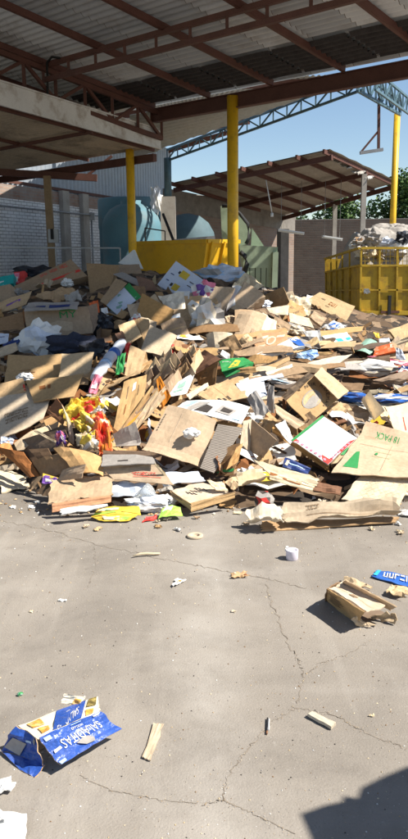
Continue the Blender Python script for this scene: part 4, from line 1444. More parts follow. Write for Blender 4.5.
card('paper_sheet', 'pale blue paper lying under the right end of the long printed carton', PP, None, [(155, 473), (198, 472), (206, 481), (164, 485)], (.1, -.5, .86), 'bluewhite', .1, t=.004, wob=.03)
PLAS = mat('clear_plastic', (.75, .80, .84), rough=.15, amt=.05, trans=.7, spec=.5)
p = at_y(145, 494, surf(145, 494) - .22)
mb = MB(); mb.tube([p + V((-.05, 0, -.03)), p + V((.04, -.02, .04))], [.03, .045], PLAS, n=16)
tag(link('plastic_cup', mb), 'clear plastic cup lying on the grey white sheet', 'cup')
card('snack_pack', 'small purple and yellow wrapper beside the amber flap', 'wrapper', 'the purple wrapper', [(43, 473), (62, 479), (56, 484), (42, 483)], (0, -.7, .7), 'purple', .18, t=.01, dec=[('p', [(0, .98), (.0, .55), (.95, .98)], 'yellow'), ('r', .2, .2, .8, .5, 'white')])
card('cardboard_sheet', 'cream cardboard sheet lying flat at the left foot of the pile', CB, 'the cream sheet at the pile foot', [(-8, 462), (25, 477), (29, 486), (2, 492)], (0, -.18, .98), 'cream', 0, base=at_z(10, 480, .05), tear=.02, t=.012)
card('cardboard_sheet', 'wide pale tan sheet with faint stamp lying on the left of the pile', CB, 'the stamped tan sheet', [(-30, 398), (57, 380), (43, 418), (-14, 446)], (-.05, -.42, .9), 'light', .14, nu=12, nv=10, wob=.02, dec=scrawl(.36, .22, .70, .44, 11, 'faint', 6, 2))
for i, (q, m, lab) in enumerate([  # dark and brown card colours paint in the shade of these tilted boards
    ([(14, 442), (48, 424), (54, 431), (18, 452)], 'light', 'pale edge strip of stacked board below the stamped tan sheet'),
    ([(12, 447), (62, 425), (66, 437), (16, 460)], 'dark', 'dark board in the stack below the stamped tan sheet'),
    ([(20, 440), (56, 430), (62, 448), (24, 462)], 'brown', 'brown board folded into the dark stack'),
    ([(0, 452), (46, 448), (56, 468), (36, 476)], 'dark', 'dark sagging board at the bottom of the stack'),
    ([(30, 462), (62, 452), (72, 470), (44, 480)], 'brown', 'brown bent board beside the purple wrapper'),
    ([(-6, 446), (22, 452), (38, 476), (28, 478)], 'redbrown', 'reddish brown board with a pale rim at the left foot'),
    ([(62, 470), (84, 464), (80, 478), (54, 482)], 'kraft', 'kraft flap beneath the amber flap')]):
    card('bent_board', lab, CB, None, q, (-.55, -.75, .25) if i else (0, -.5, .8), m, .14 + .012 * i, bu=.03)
card('bent_board', 'thin white stick of board edge above the dark stack', CB, None, [(34, 431), (36, 430), (58, 442), (57, 444)], (0, -.7, .7), 'cream', .26)
card('orange_card', 'small orange card with white corner at the left edge of the pile', CB, 'the small orange card', [(-4, 446), (9, 441), (13, 450), (-2, 456)], (0, -.5, .86), 'orange', .2)
card('paper_scrap', 'crumpled silver white scrap beside the small orange card', PP, None, [(2, 436), (14, 439), (12, 444), (0, 442)], (0, -.6, .8), 'bluewhite', .22, wob=.03)
card('carton_flap', 'dark brown flap standing at the left of the yellow snack bags', CB, 'the dark brown flap', [(57, 398), (68, 413), (62, 425), (46, 412)], (-.5, -.8, .3), 'redbrown', .2)
card('carton_flap', 'curved tan flap edge lit by the sun beside the yellow snack bags', CB, 'the curved tan flap', [(62, 402), (68, 413), (75, 444), (70, 441)], (.5, -.8, .3), 'light', .24, bv=.05)
# snack bags
for (x, y, s, sq, m, m2, m3, r, lab) in [
    (78, 410, .092, (1.3, .7, .7), 'yellow', 'yellow', 'red', .3, 'crumpled yellow snack bag with red print at the top'),
    (92, 405, .07, (1.2, .7, .6), 'yellow', 'red', 'yellow', -.2, 'yellow and red snack bag lying furthest up among the bags'),
    (86, 424, .075, (.9, .7, 1.0), 'yellow', 'yellow', 'cream', .8, 'plain yellow snack bag in the middle of the bags'),
    (98, 424, .078, (1.0, .7, 1.0), 'orange', 'red', 'cream', .5, 'orange and cream snack bag resting on the red one'),
    (103, 437, .08, (.7, .7, 1.35), 'vermilion', 'red', 'orange', .2, 'tall red orange snack bag against the leaning carton'),
    (88, 441, .07, (1.1, .8, .95), 'cream', 'yellow', 'white', .1, 'white and yellow crumpled snack bag lowest of the bags'),
    (98, 414, .05, (1, .8, .8), 'white', 'white', 'bluewhite', 0, 'small white crumpled wrapper among the snack bags'),
    (60, 438, .035, (1, .7, 1), 'purple', 'pink', 'white', 0, 'small purple wrapper beside the curved tan flap')]:
    hw_, hh_ = s * sq[0] * 145, s * sq[2] * 145
    ca, sa = math.cos(-r), math.sin(-r)
    q = [(x + u_ * hw_ * ca - v_ * hh_ * sa, y + u_ * hw_ * sa + v_ * hh_ * ca) for u_, v_ in ((-1, -.9), (.9, -1), (1, .9), (-.8, 1))]
    k_ = random.Random(int(x * 7 + y))
    blob = lambda cu, cv, ru, rv_, mm: ('p', [(cu + ru * math.cos(t_) * k_.uniform(.7, 1.1), cv + rv_ * math.sin(t_) * k_.uniform(.7, 1.1)) for t_ in [i_ * .57 for i_ in range(11)]], mm)
    card('snack_bag', lab, 'wrapper', 'the snack bags', q, (k_.uniform(-.3, .4), -.7, .6), m, .24, t=.02, wob=.075, hf=.8, bu=.05, bv=.03, nu=18, nv=18, tear=.02, group='snack bags in the pile',
         dec=[('g', .10, .30, .60, .72, m2), ('g', .62, .10, .92, .55, m3), ('g', .2, .06, .5, .22, m3), ('g', .68, .66, .95, .95, m2)])
# leaning carton with stacked edges
lc = [(118, 377), (151, 366), (147, 404), (110, 440)]
lb = spot(lc, .14)
card('leaning_carton', 'large tan carton panel with dark marks leaning on a stack of sheets', BX, 'the leaning tan carton', [(124, 382), (147, 374), (143, 411), (111, 438)], (.1, -.82, .56), 'tan', .16, tear=.008, wob=.02,
     dec=[('r', .25, .62, .29, .86, 'faint'), ('r', .7, .55, .72, .8, 'ink'), ('p', [(.45, .72), (.58, .74), (.58, .9), (.45, .88)], 'white'), ('r', .3, .3, .33, .5, 'redbrown')])
rnd = random.Random(5)
for i in range(13):
    f = i / 12
    x0, y0 = 104 + f * 18 + rnd.uniform(-2, 2), 447 - f * 3 + rnd.uniform(-3, 3)
    x1, y1 = 150 + f * 14 + rnd.uniform(-5, 5), 398 - f * 8 + rnd.uniform(-6, 6)
    w = 3.2
    card('stacked_sheet', 'tilted cardboard sheet edge in the stack under the leaning tan carton', CB, None, [(x0 + 1, y0 - w), (x1, y1 - w), (x1 + 2, y1), (x0 + 3, y0 + 1)], (.3, -.8, .4), rnd.choice(['tan', 'kraft', 'light', 'brown', 'cream', 'amber']), .08 + .006 * i, t=.008, nu=8, nv=2, wob=.03,
         group='sheet edges under the leaning carton')
card('paper_sheet', 'grey white board lying below the leaning tan carton', PP, 'the grey white board', [(118, 441), (140, 429), (142, 450), (116, 451)], (-.2, -.75, .6), 'grey', .12, folds=(('v', .4, .2),))
# dark diagonal planks
rnd = random.Random(8)
for i in range(26):
    f = i / 25
    x0, y0 = 126 + f * 44 + rnd.uniform(-3, 3), 398 - f * 6 + rnd.uniform(-7, 7)
    L_ = rnd.uniform(26, 52)
    a = R_(rnd.uniform(38, 60))
    x1, y1 = x0 + L_ * math.cos(a), y0 - L_ * math.sin(a)
    w = rnd.uniform(2.5, 5.5)
    card('diagonal_sheet', 'thin sheet of board standing on edge in the diagonal bundle behind the big tan carton', CB, None, [(x0 - w * .5, y0 - w), (x1 - w * .5, y1 - w), (x1 + w * .5, y1 + w), (x0 + w * .5, y0 + w)], rnd.choice([(-.5, -.75, .3), (-.6, -.7, .2), (.4, -.8, .4)]),
         rnd.choice(['brown', 'redbrown', 'kraft', 'tan', 'light', 'dark', 'brown']), .05 + rnd.uniform(0, .12), nu=8, nv=2, wob=.03, group='diagonal board bundle')
card('orange_card', 'orange brown board with a hole in the diagonal bundle', CB, 'the orange brown board', [(156, 380), (160, 376), (171, 396), (162, 409)], (-.2, -.85, .4), 'orange', .2, dec=[('o', .3, .7, .1, .05, 'ink')])
card('printed_sheet', 'white and green printed sheet lying above the big tan carton', PP, 'the green printed sheet', [(196, 371), (187, 393), (166, 398), (178, 382)], (.1, -.65, .7), 'white', .16, t=.004, dec=[('p', [(.2, .2), (.6, .3), (.6, .7), (.2, .6)], 'mint'), ('r', .68, .2, .8, .7, 'mint')])
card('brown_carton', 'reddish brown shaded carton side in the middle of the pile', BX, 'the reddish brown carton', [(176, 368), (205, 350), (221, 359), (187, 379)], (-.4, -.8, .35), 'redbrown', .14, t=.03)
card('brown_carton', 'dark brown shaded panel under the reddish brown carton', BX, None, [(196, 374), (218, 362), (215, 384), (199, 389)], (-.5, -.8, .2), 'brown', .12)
card('cardboard_plank', 'pale long flap between the green printed sheet and the black printed kraft', CB, None, [(186, 395), (208, 382), (209, 386), (190, 399)], (.2, -.6, .75), 'cream', .2)
gq = [(218, 360), (244, 361), (254, 364), (226, 376)]
gb = spot([(222, 361), (254, 364), (250, 368), (227, 375)], .2)
gt = thing('green_box', 'small bright green box with a yellow panel in the middle of the pile', BX, V((gb.x, gb.y, gb.z - .08)))
card('front_panel', None, None, 'the small green box', [(221, 370), (254, 363), (252, 367), (226, 377)], (0, -.8, .6), 'green', parent=gt, base=gb, tear=.002)
card('top_panel', None, None, None, [(219, 360), (243, 357), (254, 363), (222, 371)], (.05, -.3, .95), 'green', parent=gt, base=at_y(236, 363, gb.y + .04), tear=.002, dec=[('p', [(.2, .1), (.5, .05), (.75, .6), (.6, .75)], 'yellow'), ('p', [(.1, .4), (.4, .6), (.4, .8), (.1, .8)], 'grey')])
card('printed_kraft', 'flattened kraft carton with bold black print above the big carton', BX, 'the black printed kraft', [(197, 394), (228, 379), (248, 397), (216, 405)], (0, -.5, .86), 'tan', .18, dec=[('r', .1 + .13 * k, .12, .17 + .13 * k, .28 + .04 * (k % 2), 'ink') for k in range(4)] + [('r', .5, .03, .51, .97, 'kraft')])
card('white_panel', 'pale grey white panel in the hollow left of the oval logo carton', PP, 'the pale white panel', [(236, 385), (264, 381), (267, 396), (249, 400)], (0, -.5, .86), 'bluewhite', .14)
for i, (q, m, lab) in enumerate([
    ([(227, 380), (289, 357), (290, 361), (229, 386)], 'tan', 'long tan plank reaching from the kraft carton to the white pointed box'),
    ([(238, 381), (292, 364), (293, 367), (240, 385)], 'cream', 'long cream plank lying below the long tan plank'),
    ([(236, 383), (282, 373), (284, 376), (238, 387)], 'bluewhite', 'long white strip lowest of the planks'),
    ([(252, 370), (296, 352), (297, 356), (254, 375)], 'brown', 'dark brown plank above the long tan plank'),
    ([(244, 378), (300, 366), (308, 372), (252, 382)], 'kraft', 'kraft plank ending beside the oval logo carton')]):
    card('cardboard_plank', lab, CB, 'the long planks' if i == 0 else None, q, (.1, -.55, .8) if i != 3 else (-.4, -.8, .3), m, .14 + .015 * i, nu=12, nv=2, wob=.02)

# --- middle heap
p = at_y(206, 318, surf(206, 318) - .2)
crumple('crumpled_paper', 'big crumpled grey white paper lump in the middle of the heap', PP, 'the big paper lump', p, .22, 'cream', (.85, .7, 1.0), .6, 'white', 'grey')
card('cardboard_sheet', 'large pale tan sheet lying in the sun on the middle heap', CB, 'the large pale tan sheet', [(150, 325), (177, 335), (166, 357), (140, 351)], (.15, -.5, .85), 'light', .16)
card('cardboard_sheet', 'brown square panel below the white box with yellow squares', CB, 'the brown square panel', [(142, 293), (174, 310), (167, 330), (136, 315)], (-.25, -.75, .6), 'kraft', .16)
card('cardboard_sheet', 'tan curled panel left of the large pale tan sheet', CB, None, [(128, 322), (148, 318), (150, 335), (140, 352)], (-.3, -.7, .6), 'tan', .13, bu=.05)
wq = [(176, 261), (208, 283), (192, 303), (157, 285)]
wb = spot(wq, .14)
card('appliance_box', 'bluish white appliance box with two yellow squares and black outlines', BX, 'the white box with yellow squares', wq, (-.2, -.75, .62), 'bluewhite', .16, t=.14, tear=.0, wob=.004,
     dec=[('p', [(.30, .62), (.52, .62), (.52, .88), (.30, .88)], 'yellow'), ('p', [(.34, .10), (.50, .10), (.50, .34), (.34, .34)], 'yellow')]
     + [('p', [(.62, .48), (.90, .48), (.90, .51), (.62, .51)], 'ink'), ('p', [(.62, .64), (.88, .64), (.88, .67), (.62, .67)], 'ink'), ('p', [(.88, .48), (.91, .48), (.91, .67), (.88, .67)], 'ink'),
        ('p', [(.24, .70), (.29, .68), (.30, .78), (.25, .80)], 'ink'), ('p', [(.26, .18), (.32, .18), (.32, .30), (.26, .30)], 'ink'), ('r', .1, .55, .2, .58, 'navy'), ('r', .1, .3, .18, .33, 'navy')])
card('paper_sheet', 'white sheet standing in front of the white box with yellow squares', PP, None, [(174, 291), (190, 291), (189, 299), (175, 299)], (0, -.9, .4), 'white', .24)
card('printed_card', 'cream scrap with rumpled edge below the white sheet', CB, None, [(158, 296), (184, 292), (186, 314), (170, 312)], (.1, -.6, .8), 'cream', .14, wob=.05)
card('snack_pack', 'small white and lime green packet on the middle heap', 'wrapper', 'the lime green packet', [(172, 316), (180, 313), (181, 323), (169, 324)], (0, -.7, .7), 'white', .24, t=.012, dec=[('r', .0, .0, .6, .35, 'lime'), ('r', .3, .5, .9, .7, 'skyblue')])
p = at_y(204, 296, surf(204, 296) - .16)
tag(crumple('plastic_bag', '', '', None, p, .17, 'white', (1, .7, 1.1), .5, 'pink', 'purple', rot=.4), 'white plastic bag with pink and purple print right of the appliance box', 'bag')
p = at_y(222, 275, surf(222, 277) - .05)
tag(crumple('plastic_bag', '', '', 'the blue grey bag', p, .26, 'skyblue', (1.5, .8, .65), .5, 'grey', 'bluewhite', rot=-.3), 'blue grey plastic bag slumped at the foot of the thick yellow post', 'bag')
card('tall_carton', 'tall tan brown carton side standing in the middle heap', BX, 'the tall brown carton', [(215, 286), (235, 288), (219, 320), (202, 311)], (-.3, -.85, .4), 'tan', .2, t=.03)
hexbox('crumpled_carton', 'big crumpled kraft carton with white paper on its left side', BX, 'the big crumpled carton', [(246, 280), (268, 296), (240, 314), (228, 308)], (.2, -.75, .6), .35, 'tan', .2, jit=.07, cuts=4)
card('paper_sheet', 'white paper stuffed beside the big crumpled carton', PP, None, [(233, 285), (244, 287), (238, 303), (226, 311)], (.2, -.7, .7), 'white', .28, bu=.03)
card('carton_flap', 'pale crumpled top flap of the big crumpled carton', CB, None, [(232, 287), (246, 272), (264, 286), (250, 292)], (.1, -.4, .9), 'cream', .22, wob=.06)
card('cardboard_sheet', 'broad brown rounded sheet leaning in the sun', CB, 'the broad brown sheet', [(240, 310), (266, 314), (252, 348), (229, 333)], (-.1, -.75, .66), 'tan', .2, bu=.05, tear=.03)
card('stacked_sheet', 'fanned pale sheets behind the broad brown sheet', CB, None, [(262, 314), (276, 320), (277, 334), (256, 342)], (.3, -.5, .8), 'cream', .16, wob=.04)
og = [(258, 333), (286, 332), (288, 341), (252, 353)]
card('printed_box', 'orange box with white swirl print in the middle of the pile', BX, 'the orange printed box', og, (.1, -.75, .65), 'orange', .2, t=.05,
     dec=[('o', .5, .45, .16, .3, 'cream'), ('o', .5, .45, .1, .2, 'orange'), ('p', [(.15, .6), (.4, .7), (.38, .85), (.12, .75)], 'cream'), ('p', [(.65, .55), (.9, .5), (.95, .7), (.7, .75)], 'cream'), ('p', [(.1, .15), (.3, .1), (.35, .25), (.12, .3)], 'cream')])
card('pointed_box', 'white glossy pointed box with a blue tip across the pile', BX, 'the white pointed box', [(253, 356), (296, 336), (305, 346), (272, 354)], (.05, -.55, .83), 'white', .24, t=.03, dec=[('p', [(.85, .1), (1, .02), (1, .6), (.88, .98), (.82, .9)], 'blue')])
card('carton_flap', 'grey shaded side beside the blue tip of the white pointed box', CB, None, [(299, 336), (317, 337), (321, 349), (306, 347)], (-.5, -.8, .3), 'grey', .2)
card('plastic_wrap', 'blue and white plastic wrap lying under the grey shaded side', 'wrap', 'the blue and white wrap', [(284, 354), (317, 350), (319, 355), (312, 360)], (0, -.6, .8), 'skyblue', .2, wob=.04, dec=[('p', [(.35, .1), (.98, .1), (.98, .6), (.4, .5)], 'blue')])
card('cardboard_sheet', 'smooth cream sheet lying flat behind the oval logo carton', CB, 'the smooth cream sheet', [(307, 363), (330, 357), (352, 354), (332, 369)], (.1, -.4, .9), 'cream', .18)
card('large_carton', 'large pale carton with a brown logo at the right crest of the heap', BX, 'the large pale carton', [(320, 292), (355, 306), (345, 323), (306, 300)], (.05, -.75, .65), 'light', .2, t=.06, dec=[*scrawl(.42, .42, .62, .70, 3, 'redbrown', 7), ('r', .2, .6, .3, .64, 'faint'), ('r', .4, .3, .5, .33, 'faint')])
card('crumpled_sheet', 'rumpled cream carton panel on the right crest of the heap', CB, 'the rumpled cream panel', [(291, 294), (312, 299), (310, 316), (288, 307)], (.15, -.7, .7), 'cream', .22, wob=.07, nu=10, nv=10, dec=[('r', .25, .45, .45, .65, 'light')])
card('carton_flap', 'bright cream flap hanging below the rumpled cream panel', CB, None, [(289, 313), (309, 318), (314, 328), (290, 322)], (.2, -.6, .78), 'cream', .24)
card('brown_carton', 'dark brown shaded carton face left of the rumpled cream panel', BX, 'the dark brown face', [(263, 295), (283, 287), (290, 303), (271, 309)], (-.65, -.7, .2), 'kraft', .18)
card('carton_flap', 'pale carton flap under the dark brown face', CB, None, [(266, 309), (289, 305), (288, 316), (272, 314)], (.2, -.5, .8), 'light', .18, wob=.03)
card('small_carton', 'small tan carton below the large pale carton', BX, 'the small tan carton', [(314, 311), (327, 318), (321, 326), (310, 317)], (.1, -.75, .65), 'tan', .26, t=.04)
card('paper_sheet', 'white paper lying above the small tan carton', PP, None, [(307, 295), (318, 297), (316, 303), (306, 300)], (.1, -.5, .85), 'white', .3)
card('plastic_wrap', 'white plastic wrap with blue letters right of the small tan carton', 'wrap', 'the blue lettered wrap', [(322, 326), (334, 320), (347, 326), (341, 333)], (.05, -.65, .75), 'white', .2, wob=.04, dec=[('p', [(.05, .4), (.95, .3), (.95, .5), (.05, .65)], 'blue'), ('p', [(.3, .7), (.8, .65), (.8, .8), (.3, .85)], 'blue')])
card('printed_box', 'white box with a cyan patch on the right part of the pile', BX, 'the cyan patched box', [(322, 336), (347, 332), (353, 340), (333, 346)], (.05, -.6, .8), 'white', .22, t=.04, dec=[('p', [(.35, .15), (.6, .12), (.6, .5), (.35, .55)], 'cyan'), ('p', [(.75, .1), (.95, .1), (.95, .4), (.75, .4)], 'cyan')])
card('carton_flap', 'grey white box side left of the cyan patched box', BX, None, [(303, 331), (320, 330), (323, 344), (312, 345)], (-.2, -.7, .6), 'white', .2, t=.03)
card('mint_sheet', 'mint green card sheet at the right of the pile', CB, 'the mint green card', [(366, 338), (378, 342), (371, 354), (354, 350)], (0, -.6, .8), 'mint', .2, bu=.03)
card('paper_scrap', 'bright yellow triangle of card beside the mint green card', PP, None, [(373, 332), (379, 333), (380, 338), (376, 337)], (.1, -.6, .8), 'yellow', .28)
vb = [(379, 345), (389, 342), (395, 350), (386, 358)]
card('printed_box', 'orange red box with white flaps at the right of the pile', BX, 'the orange red box', [(376, 347), (392, 343), (396, 351), (373, 356)], (0, -.8, .6), 'vermilion', .26, t=.05, dec=[('p', [(.08, .2), (.2, .2), (.22, .6), (.1, .6)], 'cream'), ('p', [(.82, .5), (.98, .5), (.98, .9), (.85, .9)], 'cream')])
card('carton_flap', 'white flap folded over the orange red box', CB, None, [(379, 339), (389, 338), (391, 343), (380, 347)], (.2, -.6, .8), 'bluewhite', .3)
card('small_carton', 'brown carton panel right of the orange red box', BX, 'the brown panel by the orange red box', [(390, 343), (398, 335), (406, 344), (400, 354)], (0, -.75, .65), 'tan', .28)
card('large_carton', 'tan carton standing at the right edge behind the brown panel', BX, None, [(388, 330), (412, 322), (416, 346), (404, 348)], (.1, -.75, .65), 'light', .1, t=.04)
card('carton_flap', 'grey white upright flap right of the orange red box', CB, None, [(396, 347), (402, 350), (408, 364), (396, 360)], (-.3, -.85, .3), 'bluewhite', .22)
card('pink_strip', 'long pink and white plastic strip on the right of the pile', 'wrap', 'the long pink strip', [(367, 356), (384, 357), (412, 363), (404, 366)], (0, -.6, .8), 'pink', .26, wob=.02, dec=[('p', [(.1, .1), (.9, .1), (.9, .4), (.1, .5)], 'white')])
p = at_y(368, 369, surf(368, 369) - .14)
tag(crumple('plastic_bag', '', '', 'the long dirty bag', p, .17, 'grey', (1.9, .7, .55), .35, 'cream', 'white', rot=-.1), 'long dirty grey plastic bag under the long pink strip', 'bag')
p = at_y(404, 373, surf(404, 373) - .14)
tag(crumple('plastic_bag', '', '', None, p, .10, 'white', (1.0, .7, .8), .4, 'navy', 'red'), 'white red and navy bag at the right edge of the pile', 'bag')
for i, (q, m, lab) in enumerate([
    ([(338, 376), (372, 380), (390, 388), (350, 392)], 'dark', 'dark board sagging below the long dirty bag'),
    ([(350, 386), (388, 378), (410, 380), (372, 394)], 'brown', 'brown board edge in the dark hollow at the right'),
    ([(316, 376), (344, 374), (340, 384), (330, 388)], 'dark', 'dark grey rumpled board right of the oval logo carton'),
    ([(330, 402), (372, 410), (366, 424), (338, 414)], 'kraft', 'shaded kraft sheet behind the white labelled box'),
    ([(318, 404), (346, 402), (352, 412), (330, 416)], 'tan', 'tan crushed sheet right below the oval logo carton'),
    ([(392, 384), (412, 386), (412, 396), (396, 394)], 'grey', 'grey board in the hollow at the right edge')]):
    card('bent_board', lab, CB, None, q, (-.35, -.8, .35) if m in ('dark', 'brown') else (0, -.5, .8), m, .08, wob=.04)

# --- layers of long sheets in the right half, steep panels in the middle
rnd = random.Random(31)
for i in range(46):
    x = rnd.uniform(205, 405); y = 332 + 66 * (i / 45) + rnd.uniform(-3, 3)
    if x > 340: y = max(y, 346)
    ln = rnd.uniform(38, 95); hh = rnd.uniform(2.5, 8.5); sl = rnd.gauss(-.10, .12)
    q = [(x - ln / 2, y - sl * ln / 2 - hh / 2 + rnd.uniform(-1, 1)), (x + ln / 2, y + sl * ln / 2 - hh / 2), (x + ln / 2 + rnd.uniform(-4, 4), y + sl * ln / 2 + hh / 2), (x - ln / 2 + rnd.uniform(-4, 4), y - sl * ln / 2 + hh / 2)]
    card('layered_sheet', 'long board sheet lying nearly flat among layers in the right half of the pile', CB, None, q, rnd.choice([(0, -.35, .93), (.1, -.3, .95), (-.1, -.5, .85), (-.3, -.85, .3)]),
         rnd.choice(['tan', 'kraft', 'light', 'brown', 'dark', 'kraft', 'tan', 'redbrown', 'grey', 'cream', 'brown']), rnd.uniform(-.02, .07), nu=14, nv=3, wob=.03, tear=.012, bu=rnd.gauss(0, .03), group='layered sheets of the right half')
for i in range(26):
    x = rnd.uniform(135, 300); y = rnd.uniform(290, 345)
    w_ = rnd.uniform(13, 27); hh = w_ * rnd.uniform(.6, 1.1); a = rnd.uniform(-.7, .7)
    ca, sa = math.cos(a) * w_ / 2, math.sin(a) * w_ / 2
    cb_, sb_ = math.cos(a + 1.5) * hh / 2, math.sin(a + 1.5) * hh / 2
    q = [(x - ca - cb_, y - sa - sb_), (x + ca - cb_, y + sa - sb_), (x + ca + cb_, y + sa + sb_), (x - ca + cb_, y - sa + sb_)]
    card('tilted_sheet', 'tilted square of cardboard standing steeply in the middle of the pile', CB, None, q, rnd.choice([(-.5, -.75, .4), (.4, -.6, .7), (.1, -.8, .6), (-.3, -.8, .5), (.3, -.4, .85)]),
         rnd.choice(['tan', 'kraft', 'light', 'brown', 'kraft', 'tan', 'cream']), rnd.uniform(-.02, .05), wob=.02, bu=rnd.gauss(0, .03), group='tilted squares of the middle heap',
         dec=[('r', .0, .46, 1, .54, 'tape')] if i % 4 == 0 else (scrawl(.2, .5, .75, .7, 6, 'faint', i) if i % 4 == 1 else ()))

# --- left back, in the roof's shade
rb_ = [(12, 291), (72, 259), (88, 275), (42, 290)]
card('large_carton', 'long brown carton with a red stripe and red letters at the left crest', BX, 'the red striped carton', [(14, 286), (71, 259), (87, 276), (20, 294)], (-.1, -.8, .6), 'kraft', .16, t=.12,
     dec=[('p', [(.32, .22), (.98, .30), (.98, .42), (.32, .32)], 'red')] + sum([scrawl(.42 + .17 * k, .72, .54 + .17 * k, .90, 3, 'red', 10 + k) for k in range(3)], []))
card('large_carton', 'square brown carton at the crest left of the grey paper peak', BX, 'the square brown carton', [(86, 263), (118, 265), (108, 292), (90, 294)], (-.1, -.85, .5), 'kraft', .18, t=.1)
card('carton_flap', 'brown flap lying right of the square brown carton', CB, None, [(112, 265), (139, 264), (142, 273), (116, 276)], (0, -.6, .8), 'kraft', .16)
card('paper_peak', 'grey white pointed sheet sticking up before the yellow skip', PP, 'the grey paper peak', [(133, 250), (135, 250), (143, 269), (118, 263)], (-.3, -.9, .2), 'white', .1)
card('cardboard_plank', 'thin grey board lying beneath the grey paper peak', CB, None, [(113, 274), (122, 272), (148, 284), (142, 288)], (0, -.5, .85), 'grey', .24)
card('cardboard_sheet', 'brown flap below the thin grey board', CB, None, [(136, 276), (152, 280), (158, 290), (140, 291)], (-.2, -.7, .6), 'redbrown', .18)
gc = [(129, 283), (141, 297), (117, 315), (106, 305)]
gb2 = spot(gc, .2)
gcar = thing('striped_carton', 'pale green white carton with a dark green band in the shade', BX, V((gb2.x, gb2.y, gb2.z - .2)))
card('front_panel', None, None, 'the green banded carton', gc, (.1, -.72, .68), 'mint', parent=gcar, base=gb2, dec=[('p', [(0, .80), (1, .80), (1, 1), (0, 1)], 'green'), ('p', [(0, 0), (1, 0), (1, .78), (0, .78)], 'bluewhite'), ('r', .3, .3, .6, .5, 'mint'), ('o', .7, .25, .08, .1, 'mint')], tear=.004)
card('top_panel', None, None, None, [(116, 278), (127, 283), (106, 305), (100, 301)], (-.2, -.5, .82), 'tan', parent=gcar, base=at_y(112, 291, gb2.y + .02))
kb = [(24, 311), (88, 306), (93, 333), (28, 338)]
kbp = spot(kb, .22)
kbx = thing('kraft_carton', 'big open kraft carton with green letters standing in the shade', BX, V((kbp.x, kbp.y, kbp.z - .3)))
card('front_panel', None, None, 'the green lettered carton', kb, (-.05, -.93, .35), 'kraft', parent=kbx, base=kbp, t=.02, dec=[('t', 'MY', (.54, .62), (.80, .62), (.54, .86), 'green'), ('r', .55, .88, .8, .92, 'green'), ('p', [(.3, .15), (.7, .15), (.72, .45), (.5, .55), (.28, .4)], 'tan'), ('r', .18, .05, .4, .12, 'ink')])
card('top_flap', None, None, None, [(28, 303), (79, 301), (77, 309), (24, 311)], (-.05, -.35, .93), 'grey', parent=kbx, base=at_y(52, 306, kbp.y + .0), dec=[('r', .45, .25, .85, .6, 'navy'), ('r', .2, .35, .38, .55, 'navy')])
card('side_panel', None, None, None, [(88, 306), (97, 303), (99, 322), (93, 333)], (.6, -.7, .2), 'brown', parent=kbx, base=at_y(94, 316, kbp.y + .05))
card('carton_flap', 'tan open flap with purple print at the left of the green lettered carton', CB, 'the tan purple printed flap', [(-6, 304), (32, 291), (26, 304), (-6, 315)], (-.1, -.6, .8), 'tan', .22, dec=[('p', [(.35, .4), (.75, .45), (.75, .62), (.35, .55)], 'purple')])
card('kraft_paper', 'crumpled kraft wrapping paper behind the green lettered carton', PP, None, [(36, 297), (62, 286), (76, 292), (62, 300)], (0, -.6, .8), 'amber', .24, wob=.09, nu=10, nv=10, tear=.03)
card('kraft_paper', 'small rumpled pale paper right of the kraft wrapping paper', PP, None, [(64, 295), (78, 290), (82, 299), (66, 301)], (0, -.6, .8), 'grey', .28, wob=.08)
p = at_y(39, 340, surf(39, 340) - .2)
tag(crumple('plastic_bag', '', '', 'the white shaded bag', p, .19, 'white', (1.1, .7, 1.0), .55, 'bluewhite'), 'white plastic bag lying in the shade below the green lettered carton', 'bag')
p = at_y(72, 345, surf(72, 345) - .12)
tag(crumple('dark_cloth', '', '', 'the navy cloth', p, .20, 'navycloth', (1.25, .7, .6), .5), 'crumpled dark navy cloth right of the white shaded bag', 'cloth')
p = at_y(101, 324, surf(101, 324) - .1)
tag(crumple('plastic_bag', '', '', 'the black bag', p, .14, 'blackbag', (.9, .7, .95), .5), 'black plastic bag right of the green lettered carton', 'bag')
p = at_y(97, 352, surf(97, 352) - .1)
tag(crumple('plastic_bag', '', '', None, p, .12, 'blackbag', (1.2, .7, .9), .5), 'small black plastic bag left of the rolled magazine', 'bag')
p = at_y(37, 274, surf(37, 276) + .3); p.z = max(p.z, 1.35)
tag(crumple('plastic_bag', '', '', None, p, .17, 'blackbag', (1.9, .8, .7), .5), 'black plastic bag on the crest behind the red striped carton', 'bag')
a, b = at_y(122, 343, surf(122, 343) - .16), at_y(95, 378, surf(95, 378) - .2)
mb = MB(); mb.tube([a.lerp(b, k / 8) + V((0, 0, .01 * math.sin(k * 2))) for k in range(9)], [.045, .05, .05, .052, .052, .05, .05, .045, .04], 'bluewhite', n=14)
roll = link('rolled_magazine', mb); tag(roll, 'rolled white and blue glossy magazine lying across the pile', 'magazine')
d = (b - a).normalized()
mb = MB(); mb.tube([a.lerp(b, .3) , a.lerp(b, .42)], .0545, 'blue', n=14); link('cover_print', mb, roll)
mb = MB(); mb.tube([a.lerp(b, .62) , a.lerp(b, .68)], .0545, 'skyblue', n=14); link('cover_print', mb, roll)
hero([(118, 340), (126, 345), (98, 380), (92, 375)], 'the rolled magazine')
card('pink_strip', 'bright pink and white wrapper at the lower end of the rolled magazine', 'wrap', None, [(94, 374), (103, 377), (96, 394), (88, 392)], (0, -.7, .7), 'pink', .24, wob=.03, dec=[('p', [(.2, .2), (.8, .3), (.7, .6), (.2, .5)], 'white')])
card('plastic_wrap', 'dark green plastic strip right of the rolled magazine', 'wrap', None, [(118, 356), (126, 352), (123, 372), (115, 376)], (0, -.8, .6), 'green', .2, wob=.04)
